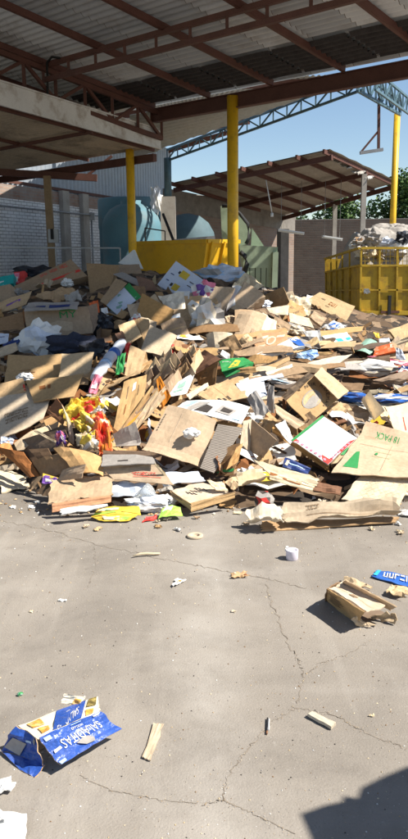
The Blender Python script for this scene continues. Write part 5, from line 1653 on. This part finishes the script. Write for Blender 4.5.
card('plastic_wrap', 'torn red plastic strip beside the rolled magazine', 'wrap', None, [(125, 344), (131, 343), (129, 360), (125, 362)], (0, -.8, .6), 'red', .24, wob=.03, tear=.03)
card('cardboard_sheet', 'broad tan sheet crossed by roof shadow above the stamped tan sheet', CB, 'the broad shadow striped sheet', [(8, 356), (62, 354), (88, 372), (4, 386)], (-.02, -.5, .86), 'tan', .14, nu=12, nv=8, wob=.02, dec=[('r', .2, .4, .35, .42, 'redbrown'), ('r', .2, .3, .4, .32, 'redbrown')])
card('cardboard_sheet', 'pale tan sheet right of the broad shadow striped sheet', CB, 'the pale sheet under the magazine', [(62, 354), (94, 352), (88, 384), (58, 384)], (.05, -.5, .86), 'light', .15)
card('small_carton', 'narrow tan carton with folded end at the left edge', BX, 'the narrow tan carton', [(-8, 386), (23, 378), (26, 391), (-8, 402)], (-.05, -.7, .7), 'tan', .22, t=.06, dec=[('p', [(.95, .05), (1, .05), (1, .5), (.95, .5)], 'red')])
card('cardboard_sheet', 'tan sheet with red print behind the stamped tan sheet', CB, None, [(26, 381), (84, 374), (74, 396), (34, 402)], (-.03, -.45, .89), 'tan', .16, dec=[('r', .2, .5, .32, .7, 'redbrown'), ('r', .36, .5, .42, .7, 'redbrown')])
p = at_y(25, 377, surf(25, 377) - .22)
crumple('crumpled_paper', 'small crumpled white scrap on the broad shadow striped sheet', PP, None, p, .055, 'white', (1.3, .8, .7), .5)
card('carton_flap', 'brown curled board at the left edge below the tan purple printed flap', CB, None, [(-8, 320), (22, 312), (26, 336), (-4, 342)], (-.2, -.7, .6), 'brown', .1)
card('paper_sheet', 'white printed paper in the shade at the left edge', PP, 'the white paper in the shade', [(-4, 333), (9, 334), (8, 343), (-4, 344)], (0, -.6, .8), 'bluewhite', .2, dec=[('r', .3, .6, .7, .65, 'navy')])
card('carton_flap', 'tan board slanting below the white paper in the shade', CB, None, [(-6, 350), (16, 343), (18, 350), (-6, 360)], (-.1, -.6, .8), 'light', .18)
card('plastic_wrap', 'dark blue plastic below the brown curled board', 'wrap', None, [(2, 344), (20, 336), (22, 341), (6, 350)], (0, -.6, .8), 'navy', .18, wob=.04)
card('printed_box', 'pink and red printed box at the far left crest', BX, 'the pink box', [(14, 272), (25, 271), (25, 283), (13, 285)], (-.1, -.9, .4), 'red', .1, t=.1, dec=[('p', [(.05, .1), (.5, .1), (.5, .9), (.05, .9)], 'pink'), ('r', .15, .2, .4, .8, 'white')])
card('printed_box', 'teal and white box left of the pink box', BX, None, [(-6, 278), (14, 274), (13, 283), (-6, 288)], (-.1, -.8, .6), 'teal', .1, t=.1, dec=[('p', [(0, .1), (.5, .1), (.5, .5), (0, .5)], 'white')])
hexbox('small_carton', 'brown carton below the teal and white box', BX, None, [(-8, 287), (10, 284), (12, 298), (-8, 305)], (-.3, -.85, .4), .3, 'kraft', .14)
card('carton_flap', 'orange brown flap in the gap right of the green lettered carton', CB, None, [(89, 303), (98, 300), (100, 314), (92, 316)], (0, -.8, .6), 'vermilion', .2)
card('paper_scrap', 'small white paper shape above the black bag', PP, None, [(101, 309), (107, 307), (109, 316), (102, 315)], (0, -.8, .6), 'white', .22)
card('plastic_wrap', 'red and white crumpled wrapper at the edge of the sunlight', 'wrap', None, [(131, 316), (140, 313), (142, 322), (132, 323)], (0, -.7, .7), 'white', .24, wob=.05, dec=[('p', [(.2, .2), (.6, .2), (.5, .5), (.2, .6)], 'red'), ('p', [(.6, .5), (.9, .5), (.9, .8), (.6, .8)], 'red')])
card('cardboard_sheet', 'tan sheet catching sun above the rolled magazine', CB, None, [(118, 325), (134, 320), (142, 336), (126, 346)], (.1, -.6, .8), 'light', .18)
card('cardboard_sheet', 'tan tall board right of the rolled magazine', CB, 'the tan tall board', [(130, 345), (146, 352), (140, 374), (124, 378)], (.1, -.75, .65), 'tan', .16)

# ------------------------------------------------------------------ things lying on the open ground
BLUEB = mat('glossy_blue_print', (.028, .085, .36), rough=.32, amt=.22, scale=14, fine=90, stain=(.16, .20, .42), stain_amt=.45, stain_scale=16, spec=.5, bump=.35, bscale=42)
CREAMP = mat('cream_print', (.72, .66, .52), rough=.4, amt=.1, scale=20)
CRACK = mat('cracker_print', (.72, .36, .07), rough=.45, amt=.35, scale=60, stain=(.75, .62, .40), stain_amt=.8, stain_scale=45)
DKFOOD = mat('dark_food_print', (.20, .15, .05), rough=.45, amt=.6, scale=40, stain=(.62, .50, .16), stain_amt=.9, stain_scale=40)


def quadz(pts):
    return [at_z(x, y, z) for x, y, z in pts]


cb = thing('cracker_carton', 'torn blue cracker carton lying open with upside down white lettering', 'carton', at_z(60, 755, 0))
mb = MB()
slab(mb, quadz([(37, 740, .105), (99, 713, .100), (121.5, 729, .045), (61, 765, .040)]), .004, BLUEB, nu=12, nv=8, wob=.012, tear=.004, bu=.01, folds=(('v', .3, .03),), seed=3,
     dec=[('t', 'SALADITAS', (.84, .72), (.19, .66), (.84, .42), 'white'), *scrawl(.44, .77, .62, .86, 7, 'white', 23), ('r', .46, .92, .62, .94, 'skyblue'), ('r', .84, .90, .93, .95, 'white'),
          ('r', .04, .80, .13, .93, 'skyblue'), ('p', [(.04, .38), (.16, .42), (.15, .50), (.05, .47)], 'white'), ('p', [(.06, .40), (.13, .43), (.12, .46), (.07, .44)], 'red'),
          ('p', [(.36, .34), (.44, .14), (.56, .10), (.60, .24), (.55, .38), (.46, .40)], 'grey'), ('p', [(.0, .0), (.08, .02), (.1, .12), (.0, .12)], 'skyblue')], side=K['tan'])
link('front_panel', mb, cb)
mb = MB()
slab(mb, quadz([(18, 725, .098), (98, 696, .095), (99, 712, .103), (38, 739.5, .108)]), .004, CREAMP, nu=12, nv=6, wob=.006, tear=.002, seed=4,
     dec=[('p', [(.25, .06), (.46, .96), (.84, .96), (.70, .04)], BLUEB), ('t', 'SALADITAS', (.735, .72), (.33, .14), (.69, .34), 'white'), ('p', [(.56, .68), (.70, .84), (.69, .90), (.55, .74)], 'white'),
          ('r', .08, .55, .24, .9, CRACK), ('p', [(.10, .10), (.22, .12), (.26, .42), (.12, .45)], CRACK), ('p', [(.78, .05), (.90, .05), (.92, .3), (.80, .35)], CRACK), ('p', [(.82, .5), (.96, .45), (.98, .95), (.88, .95)], DKFOOD)], side=K['tan'])
link('top_panel', mb, cb)
mb = MB()
slab(mb, quadz([(16, 726, .100), (38, 740, .107), (45, 764, .02), (1, 751, .012)]), .004, BLUEB, nu=10, nv=10, wob=.018, tear=.004, bu=-.015, seed=5,
     dec=[('p', [(.02, .18), (.42, .02), (.50, .52), (.14, .66)], 'grey'), ('p', [(.03, .20), (.24, .11), (.28, .32), (.07, .42)], 'bluewhite'), ('r', .5, .6, .66, .7, 'skyblue'), ('r', .72, .74, .86, .88, 'grey')], side=K['tan'])
link('end_panel', mb, cb)
mb = MB(); slab(mb, quadz([(1, 751, .012), (45, 764, .02), (35, 777.5, .002), (20, 770, .002)]), .004, BLUEB, nu=6, nv=4, wob=.01, tear=.004, seed=6, side=K['tan']); link('end_flap', mb, cb)
mb = MB(); slab(mb, quadz([(83, 703, .09), (99, 701, .085), (100, 710, .045), (84, 719, .04)]), .004, CREAMP, wob=.008, tear=.004, seed=7, side=K['tan'],
               dec=[('p', [(.1, .3), (.9, .4), (.9, .9), (.2, .85)], DKFOOD), ('r', .15, .02, .6, .2, CRACK)]); link('far_end_panel', mb, cb)
mb = MB(); slab(mb, quadz([(64, 693.5, .13), (86, 697, .12), (78, 706, .095), (61, 703, .10)]), .003, CREAMP, wob=.01, tear=.004, seed=8, dec=[('r', .6, .1, .95, .7, CRACK)], side=K['tan']); link('top_flap', mb, cb)
mb = MB(); slab(mb, quadz([(20, 731, .004), (96, 703, .004), (99, 716, .004), (36, 752, .004)]), .003, 'kraft', wob=.002, seed=9); link('lower_panel', mb, cb)

gbx = thing('torn_carton', 'torn brown carton lying on its side with a ragged open end', BX, at_z(350, 610, 0))
hz = .115
DECL = [('r', .10 + .02 * (k % 2), .66 - .09 * k, .42 + .05 * (k % 3), .69 - .09 * k, 'ink') for k in range(5)] + [('r', .06, .8, .3, .84, 'ink')]
mb = MB(); slab(mb, quadz([(327.5, 589, hz), (364, 612, hz), (357, 624, 0.0), (325.5, 601, 0)]), .006, 'tan', nu=14, nv=8, wob=.008, tear=.006, seed=21, dec=DECL); link('front_panel', mb, gbx)
mb = MB(); slab(mb, quadz([(343, 582, hz * .86), (385, 606, hz * .86), (366, 611, hz), (328, 588.5, hz)]), .006, 'light', nu=14, nv=8, wob=.008, tear=.008, seed=22, bv=-.008, dec=[('p', [(.40, .35), (.54, .35), (.56, .6), (.42, .6)], 'faint'), ('r', .02, .47, .98, .49, 'tan')]); link('top_panel', mb, gbx)
mb = MB(); slab(mb, quadz([(346, 580.5, hz * 1.25), (396, 607, hz * .95), (390, 611, hz * .6), (342, 584, hz * .80)]), .006, 'tan', nu=14, nv=4, wob=.006, tear=.012, seed=23); link('back_flap', mb, gbx)
mb = MB(); slab(mb, quadz([(327, 589, hz), (343, 582, hz * .86), (342, 592, 0), (325, 602, 0)]), .006, 'brown', nu=6, nv=4, wob=.01, tear=.01, seed=24); link('end_panel', mb, gbx)
mb = MB(); slab(mb, quadz([(375, 615, .03), (397, 613.5, .05), (397, 625.5, .006), (372, 618, .006)]), .006, 'light', nu=8, nv=4, wob=.015, tear=.03, seed=25); link('end_flap', mb, gbx)
mb = MB(); slab(mb, quadz([(352, 617, .05), (362, 622, .03), (374, 626, .01), (355, 627, .0)]), .006, 'light', nu=8, nv=4, wob=.02, tear=.04, seed=26); link('torn_flap', mb, gbx)
mb = MB(); slab(mb, quadz([(343, 592, .004), (392, 616, .004), (360, 622, .004), (326, 601, .004)]), .004, 'brown', seed=27, wob=.002); link('bottom_panel', mb, gbx)


def flat(name, label, cat, pts, m, z=.012, t=.004, **k):
    SEED[0] += 1
    k.setdefault('wob', .008); k.setdefault('tear', .006); k.setdefault('seed', SEED[0])
    mb = MB(); slab(mb, quadz([(x, y, z) for x, y in pts]), t, m, **k)
    return tag(link(name, mb), label, cat)


flat('cardboard_scrap', 'jagged tan scrap lying behind the torn brown carton', CB, [(343, 577), (362, 581), (372, 587), (352, 587)], 'light', tear=.02, wob=.02, z=.02)
flat('cardboard_scrap', 'small tan scrap lying between the torn brown carton and the blue strip', CB, [(393, 585), (410, 588), (404, 597), (387, 592)], 'light', tear=.02, z=.025, wob=.02)
flat('printed_strip', 'flat blue carton strip with white block letters on the ground', 'strip', [(376, 569.5), (412, 576), (412, 588), (372, 576)], 'blue', z=.012,
     dec=[*scrawl(.24, .28, .98, .82, 5, 'white', 22), ('p', [(.02, .1), (.12, .1), (.16, .9), (.06, .9)], 'cyan')])
c = at_z(292, 559, 0)
LIL = mat('lilac_white_plastic', (.70, .66, .74), rough=.4, amt=.06)
mb = MB(); mb.lathe(c, [(.030, .0), (.033, .004), (.034, .052), (.0335, .055), (.026, .054), (.024, .048), (.006, .047)], LIL, 28)
cup = link('plastic_tub', mb); tag(cup, 'small lilac white plastic tub standing on the concrete', 'tub')
mb = MB(); slab(mb, [c + V((-.035, 0, .075)), c + V((-.018, .004, .072)), c + V((-.022, 0, .045)), c + V((-.04, -.004, .048))], .002, 'white', wob=.008); link('torn_lid', mb, cup)
c = at_z(195, 537, .0)
mb = MB(); mb.lathe(c, [(.026, .001), (.047, .001), (.048, .004), (.048, .012), (.046, .014), (.028, .014), (.026, .012), (.026, .001)], 'light', 30)
tag(link('paper_ring', mb), 'flat tan cardboard ring lying on the concrete', 'ring')
c0, c1, c2 = at_z(133, 556, .012), at_z(147, 553.5, .016), at_z(160, 553.5, .01)
mb = MB(); mb.tube([c0, c0.lerp(c1, .5) + V((0, .004, .003)), c1, c1.lerp(c2, .6) + V((0, -.004, 0)), c2], [.004, .007, .008, .007, .005], 'cream', n=7)
tag(link('broken_stick', mb), 'pale broken stick lying on the open concrete', 'stick')
flat('paper_scrap', 'small white and orange scrap lying left of centre on the concrete', PP, [(176, 578.5), (186, 579), (180, 583), (173, 586)], 'white', t=.002, tear=.02, dec=[('p', [(.4, .3), (.8, .4), (.7, .8), (.4, .7)], 'orange')])
flat('paper_scrap', 'orange and cream food wrapper scrap on the ground crack', PP, [(232, 573), (246, 572), (248, 576), (232, 577)], 'amber', t=.003, tear=.02, wob=.02, dec=[('p', [(.1, .5), (.5, .5), (.5, .9), (.2, .9)], 'white'), ('r', .75, .1, .95, .6, 'vermilion')])
flat('cardboard_strip', 'flat tan cardboard strip lying beside the blue cracker carton', CB, [(154, 722.5), (164, 724), (150, 760), (142, 757)], 'light', z=.008, wob=.004)
flat('wood_slat', 'short pale wooden slat lying by the branching cracks', 'slat', [(312, 711), (336, 722.5), (331, 726.5), (308, 714)], 'cream', z=.016, t=.012, tear=.004, wob=.003)
a, b = at_z(267.5, 718, .006), at_z(267, 731, .006)
mb = MB(); mb.tube([a, b], .003, 'blackbag', n=8)
pen = link('thin_pen', mb); tag(pen, 'thin black stick with a white tip and red end on the ground', 'stick')
mb = MB(); mb.tube([b, at_z(266.7, 734, .005)], .003, 'redbrown', n=8); link('end_cap', mb, pen)
mb = MB(); mb.tube([at_z(269, 719, .008), at_z(268.8, 730, .008)], .003, 'white', n=6); link('clip', mb, pen)
tag(crumple('glass_shard', '', '', None, at_z(20, 694, .008), .011, 'green', (1.1, .8, .7), .4, 'mint', sub=2), 'tiny green shard lying beyond the blue cracker carton', 'shard')
flat('paper_scrap', 'crumpled white tissue scrap at the frame edge below the cracker carton', PP, [(-8, 780), (11, 777), (14, 786), (-6, 796)], 'white', z=.02, wob=.02, tear=.02)
flat('paper_sheet', 'clean white paper sheet lying on the ground at the near corner', PP, [(-12, 812), (27, 813.5), (25, 850), (-14, 850)], 'white', z=.01, wob=.01, t=.002)
flat('paper_scrap', 'little folded white corner beside the clean white sheet', PP, [(-10, 808), (6, 812.5), (6, 820), (-10, 824)], 'white', z=.022, wob=.012, t=.002)
for (x, y, w, h, m, lab) in [(59, 599, 8, 2, 'white', 'tiny white stick on the open concrete left of centre'), (10, 478 + 27, 6, 3, 'white', 'small white scrap before the cream sheet at the pile foot'),
                             (29, 505, 7, 3, 'white', 'little white scrap between the ragged tan sheet and cream sheet'), (234, 511, 8, 3, 'cream', 'tiny cream scrap before the open printed tray'),
                             (30, 690 - 80, 3, 2, 'cream', 'tiny cream speck left on the open concrete'), (232, 610, 4, 2, 'cream', 'tiny cream speck left of the small tub'),
                             (300, 500, 4, 2, 'white', 'tiny white crumb near the red patched card'), (370, 706 + 8, 4, 2, 'cream', 'tiny cream speck right of the wooden slat')]:
    flat('paper_scrap', lab, PP, [(x, y), (x + w, y + .5), (x + w - 1, y + h), (x - 1, y + h - .5)], m, z=.006, t=.003)

# crumbs and chips too many to count
rr = random.Random(77)
mb = MB()
for k in range(2200):
    x = rr.uniform(-30, 440); y = 512 + 330 * rr.random() ** 1.2
    p = at_z(x, y, 0.001)
    s = rr.choice((.0008, .0012, .0012, .0016, .0028)) * (1 + .3 * (p.y - 2))
    an = rr.uniform(0, 6.28)
    u = V((math.cos(an), math.sin(an), 0)) * s; w = V((-u.y, u.x, 0)) * rr.uniform(.4, 1)
    m = rr.choice(('cream', 'white', 'cream', 'light', 'brown', 'ink', 'grey'))
    q = [p - u - w * .6, p + u - w, p + u * .8 + w, p - u + w * .7]
    a_ = mb.pts(q + [p + V((0, 0, s * .9))])
    for i in range(4): mb.face((a_ + i, a_ + (i + 1) % 4, a_ + 4), m)
spots = [(rr.uniform(-30, 440), rr.uniform(486, 516), rr.uniform(.004, .016)) for k in range(320)]
for path in CRACKS:
    for a, b in zip(path, path[1:]):
        for k in range(int(math.hypot(a[0] - b[0], a[1] - b[1]) * .5)):
            f = rr.random(); spots.append((a[0] + (b[0] - a[0]) * f + rr.gauss(0, 2.4), a[1] + (b[1] - a[1]) * f + rr.gauss(0, 1.8), rr.uniform(.0006, .0018)))
for x, y, s in spots:
    p = at_z(x, y, 0.004); an = rr.uniform(0, 6.28)
    u = V((math.cos(an), math.sin(an), 0)) * s; w = V((-u.y, u.x, 0)) * rr.uniform(.3, 1)
    a_ = mb.pts([p - u - w, p + u - w * .7, p + u * .6 + w, p - u + w, p + V((0, 0, s * .7))])
    m = rr.choice(('cream', 'white', 'tan', 'light', 'brown', 'kraft'))
    for i in range(4): mb.face((a_ + i, a_ + (i + 1) % 4, a_ + 4), m)
tag(link('litter_crumbs', mb, L=V((0, 3, 0))), 'pale paper crumbs and chips scattered over the concrete', 'crumbs', kind='stuff')

# unseen crates added off to the right to cast the near corner shadow
stk = thing('added_shadow_crates', 'unseen crates added to cast the shadow at the near corner', 'crates', V((2.0, 1.85, 0)))
CR_H = 1.30
mb = MB()
p = at_z(352, 803, 0)
SUN_AZ, SUN_EL = R_(106), R_(50)
S = V((math.cos(SUN_EL) * math.sin(SUN_AZ), math.cos(SUN_EL) * math.cos(SUN_AZ), math.sin(SUN_EL)))


def caster(px, py, h):
    return at_z(px, py, 0) + S * (h / S.z)


# outline of the shadow on the ground -> the top edges that throw it
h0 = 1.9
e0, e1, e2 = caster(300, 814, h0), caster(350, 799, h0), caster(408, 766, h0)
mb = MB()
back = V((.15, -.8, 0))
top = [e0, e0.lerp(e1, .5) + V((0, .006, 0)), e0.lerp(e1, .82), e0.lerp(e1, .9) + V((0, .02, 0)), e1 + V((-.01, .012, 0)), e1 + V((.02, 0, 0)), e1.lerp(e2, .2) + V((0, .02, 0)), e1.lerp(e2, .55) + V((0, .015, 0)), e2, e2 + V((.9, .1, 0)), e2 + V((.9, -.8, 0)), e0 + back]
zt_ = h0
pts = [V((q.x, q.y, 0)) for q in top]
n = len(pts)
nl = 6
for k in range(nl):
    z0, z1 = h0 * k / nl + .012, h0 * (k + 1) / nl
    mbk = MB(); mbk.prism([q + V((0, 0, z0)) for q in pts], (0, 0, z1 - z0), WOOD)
    link('shadow_crate_layer', mbk, stk)

# ------------------------------------------------------------------ loose pieces of the pile
rnd = random.Random(2024)
POLY_TOP = lambda x: _lerp([(0, 284), (60, 270), (130, 272), (165, 285), (215, 285), (260, 290), (300, 300), (350, 318), (380, 334), (408, 336)], x)
POLY_BOT = lambda x: _lerp([(0, 460), (40, 478), (80, 496), (100, 500), (180, 500), (240, 494), (300, 486), (340, 490), (408, 500)], x)
SHORT_CAT = {}
used = {}
shade_words = {'tan': 'tan', 'kraft': 'kraft brown', 'light': 'pale tan', 'cream': 'cream', 'brown': 'dark brown', 'redbrown': 'reddish brown', 'amber': 'amber', 'grey': 'grey', 'white': 'white', 'bluewhite': 'bluish white', 'dark': 'blackish', 'orange': 'orange'}


def describe(x, y, size, m, kind):
    best = min(HERO, key=lambda h: (h[0] - x) ** 2 + (h[1] - y) ** 2)
    dx, dy = x - best[0], y - best[1]
    if abs(dx) > abs(dy): side = 'right of' if dx > 0 else 'left of'
    else: side = 'below' if dy > 0 else 'behind'
    if best[2] < x < best[3] and best[4] < y < best[5]: side = 'tucked under'
    return '%s %s %s %s %s' % (size, shade_words[m], kind, side, best[6])


pending = []
N_F = 0
tries = 0
placed = []
while N_F < 330 and tries < 16000:
    tries += 1
    x = rnd.uniform(-20, 425) if rnd.random() < .74 else rnd.choice((rnd.uniform(410, 520), rnd.uniform(-90, -5)))
    xc = min(max(x, 0), 408)
    y0, y1 = POLY_TOP(xc), POLY_BOT(xc)
    y = y0 + (y1 - y0) * rnd.random() ** .9
    inside = [h for h in HERO if h[2] + 2 < x < h[3] - 2 and h[4] + 2 < y < h[5] - 2]
    if covered(x, y): continue
    if any((x - a) ** 2 + (y - b) ** 2 < 50 for a, b in placed): continue
    placed.append((x, y))
    Y = surf(x, y)
    c = at_y(x, y, Y + .03)
    ppm = 750 / Y
    r = rnd.random() * (.9 if Y > 7 else 1)
    w_ = min(max(rnd.lognormvariate(math.log(.36), .40), .14), .70) * (Y / 6.0) ** .5
    if r < .70:
        hgt = w_ * rnd.uniform(.5, 1.0); kind, nm, cat = ('cardboard sheet', 'cardboard_sheet', CB)
        if w_ < .16: kind, nm = 'cardboard scrap', 'cardboard_scrap'
    elif r < .86:
        w_ *= 1.6; hgt = rnd.uniform(.02, .06); kind, nm, cat = ('board edge', 'cardboard_plank', CB)
    elif r < .87:
        hgt = w_ * .8; kind, nm, cat = ('crumpled paper', 'crumpled_paper', PP)
    else:
        hgt = w_ * rnd.uniform(.5, .9); kind, nm, cat = ('paper sheet', 'paper_sheet', PP)
    m = rnd.choice(['tan'] * 6 + ['kraft'] * 6 + ['light'] * 4 + ['cream'] * 2 + ['brown'] * 4 + ['redbrown'] * 2 + ['amber', 'grey', 'dark', 'dark'])
    if cat == PP: m = rnd.choice(['white', 'bluewhite', 'cream', 'grey', 'white'])
    size = 'small' if w_ < .17 else ('medium' if w_ < .27 else 'large')
    lab = describe(x, y, size, m, kind)
    if nm == 'crumpled_paper':
        o = crumple(nm, '', '', None, c, min(w_, .3) * .26, m, (1.3, .9, .7), .6, rot=rnd.random() * 6, sub=3, freq=1.9)
        tag(o, lab, cat)
    else:
        d = rnd.choice(['flat', 'flat', 'flat', 'up', 'up', 'front', 'tilt', 'edge'])
        if d == 'flat': n = V((rnd.gauss(0, .18), -.18, .95))
        elif d == 'up': n = V((rnd.gauss(0, .25), -.45, .85))
        elif d == 'front': n = V((rnd.gauss(0, .35), -.85, .45))
        elif d == 'tilt': n = V((rnd.gauss(0, .6), -.6, .6))
        else: n = V((rnd.choice((-.8, .8)), -.5, .35))
        n.normalize()
        an = rnd.gauss(.2, .45)
        ax = V((1, 0, 0)) - n * n.x; ax.normalize(); ay = n.cross(ax)
        u = (ax * math.cos(an) + ay * math.sin(an)) * w_ / 2; v = n.cross(u).normalized() * hgt / 2
        jr = lambda: rnd.uniform(.8, 1.1)
        q = [c - u * jr() + v * jr(), c + u * jr() + v * jr(), c + u * jr() - v * jr(), c - u * jr() - v * jr()]
        low = min(p.z for p in q)
        if low < .005: q = [p + V((0, 0, .01 - low)) for p in q]
        bad = False
        for f, g in ((0, 0), (1, 0), (1, 1), (0, 1), (.5, 0), (.5, 1), (0, .5), (1, .5), (.25, .25), (.75, .75), (.25, .75), (.75, .25)):
            p = q[3].lerp(q[2], f).lerp(q[0].lerp(q[1], f), g)
            ppx, ppy = proj(p)
            sy = surf(ppx, ppy) if ppy > 255 else 12
            if p.y < sy - .22 or (p.y < sy + .0 and covered(ppx, ppy)) or (ppy > POLY_BOT(min(max(ppx, 0), 408)) + 14): bad = True; break
        if bad: placed.pop(); continue
        dec = []
        if kind == 'cardboard sheet':
            k = rnd.random()
            if k < .25: dec = [('r', .0, .46, 1, .54, 'tape'), ('r', .12, .6, .32, .85, 'faint')]
            elif k < .45:
                a = rnd.uniform(.1, .5); b = rnd.uniform(.15, .6)
                dec = [('r', a + .07 * i, b, a + .045 + .07 * i, b + .12, rnd.choice(('ink', 'faint'))) for i in range(rnd.randint(3, 5))]
            elif k < .55: dec = [('r', .0, .1, 1, .2, rnd.choice(('red', 'blue', 'green', 'redbrown')))] + scrawl(.15, .5, .6, .72, 6, 'ink', N_F)
            elif k > .86: dec = [('r', .1, .55, .38, .9, 'white')] + scrawl(.45, .2, .9, .38, 8, 'faint', N_F)
            elif k < .75: dec = [('r', .3, 0, .308, 1, 'faint'), ('r', .7, 0, .708, 1, 'faint')]
        elif kind == 'paper sheet' and rnd.random() < .6:
            dec = [('p', [(.1, .2), (.6, .15), (.65, .7), (.15, .8)], rnd.choice(('skyblue', 'red', 'yellow', 'blue', 'grey', 'mint')))]
        mb = MB(); SEED[0] += 1
        slab(mb, q, .008 if cat == CB else .003, m, nu=8, nv=6 if hgt > .08 else 2, bu=rnd.gauss(0, .03), bv=rnd.gauss(0, .015), wob=.026, tear=.03 * min(1, w_ * 3), seed=SEED[0], dec=dec,
             folds=(('u', rnd.uniform(.3, .7), rnd.choice((0, 0, .12, -.1))),))
        o = link(nm, mb); tag(o, lab, cat)
    used.setdefault(lab, []).append(o)
    N_F += 1
# flat scraps along the foot of the pile
for k in range(58):
    x = rnd.uniform(-5, 412); xc = min(max(x, 0), 408)
    y = POLY_BOT(xc) + rnd.uniform(2, 16) if k < 36 else POLY_BOT(xc) + rnd.uniform(8, 34)
    if covered(x, y): continue
    c = at_z(x, y, .02)
    w_ = rnd.uniform(.04, .17) if k < 36 else rnd.uniform(.02, .05); hh = w_ * rnd.uniform(.3, .8); an = rnd.gauss(0, .5)
    u = V((math.cos(an), math.sin(an), rnd.uniform(-.1, .1))) * w_ / 2; v = V((-math.sin(an), math.cos(an), rnd.uniform(-.05, .25))) * hh / 2
    m = rnd.choice(('tan', 'kraft', 'light', 'cream', 'cream', 'brown', 'white', 'grey'))
    mb = MB(); SEED[0] += 1
    q = [c - u + v, c + u + v, c + u * .9 - v, c - u * rnd.uniform(.7, 1) - v]
    lo = min(p.z for p in q); q = [p + V((0, 0, .012 - lo)) for p in q]
    slab(mb, q, .005, m, wob=.012, tear=.02, seed=SEED[0], bu=rnd.uniform(-.01, .015))
    lab = describe(x, y, 'ground', m, 'scrap')
    o = link('cardboard_scrap' if m not in ('white', 'grey') else 'paper_scrap', mb); tag(o, lab, CB if m not in ('white', 'grey') else PP)
    used.setdefault(lab, []).append(o)
for lab, os_ in used.items():
    if len(os_) > 1:
        for o in os_: o['group'] = 'loose pieces of the pile'

# small shreds filling the gaps: more than anyone could count
mb = MB()
for k in range(2100):
    x = rnd.uniform(-60, 520); xc = min(max(x, 0), 408)
    y = rnd.uniform(POLY_TOP(xc) - 4, POLY_BOT(xc) + 12)
    if covered(x, y): continue
    Y = surf(x, y)
    c = at_y(x, y, Y + rnd.uniform(.0, .14))
    w_ = rnd.uniform(.02, .09); hh = w_ * rnd.uniform(.15, .9)
    n = V((rnd.gauss(0, .6), rnd.gauss(-.6, .4), rnd.gauss(.6, .3))).normalized()
    ax = n.orthogonal().normalized(); an = rnd.random() * 6.28
    u = (ax * math.cos(an) + n.cross(ax) * math.sin(an)) * w_; v = n.cross(u).normalized() * hh
    m = rnd.choice(('tan', 'kraft', 'brown', 'brown', 'dark', 'redbrown', 'kraft', 'tan', 'dark', 'brown', 'light', 'kraft', 'redbrown', 'dark', rnd.choice(('white', 'bluewhite', 'grey', 'red', 'blue', 'yellow', 'tan', 'tan', 'kraft', 'brown', 'brown', 'dark'))))
    q = [c - u - v * rnd.uniform(.5, 1), c + u - v, c + u * rnd.uniform(.6, 1) + v, c - u + v * rnd.uniform(.5, 1)]
    if min(p.z for p in q) < .004: continue
    a_ = mb.pts(q + [p - n * .006 for p in q])
    for f in ((0, 1, 2, 3), (7, 6, 5, 4), (0, 4, 5, 1), (1, 5, 6, 2), (2, 6, 7, 3), (3, 7, 4, 0)): mb.face([a_ + i for i in f], m)
tag(link('cardboard_shreds', mb, L=V((0, 8, 0))), 'small torn shreds of cardboard and paper filling the gaps of the pile', 'shreds', kind='stuff')

# ------------------------------------------------------------------ light
w = bpy.data.worlds.new('World'); sc.world = w; w.use_nodes = True
nt = w.node_tree
bg = nt.nodes['Background']
sky = nt.nodes.new('ShaderNodeTexSky'); sky.sky_type = 'NISHITA'; sky.sun_disc = False
sky.sun_elevation = SUN_EL; sky.sun_rotation = SUN_AZ
sky.air_density = 1.0; sky.dust_density = .2; sky.ozone_density = 2.2
nt.links.new(sky.outputs['Color'], bg.inputs['Color'])
bg.inputs['Strength'].default_value = .08
sl = bpy.data.lights.new('sun', 'SUN'); sl.energy = 5.0; sl.angle = R_(.53); sl.color = (1, .94, .84)
so = bpy.data.objects.new('sun', sl); COL.objects.link(so)
so.rotation_euler = (-S).to_track_quat('-Z', 'Y').to_euler()
so.location = (8, -3, 12)
sc.view_settings.view_transform = 'Standard'; sc.view_settings.look = 'None'
sc.view_settings.exposure = 0.8; sc.view_settings.gamma = 1.0; sc.view_settings.use_curve_mapping = False
sc.render.engine = 'CYCLES'
sc.cycles.max_bounces = 6; sc.cycles.diffuse_bounces = 4
sc.cycles.use_denoising = True
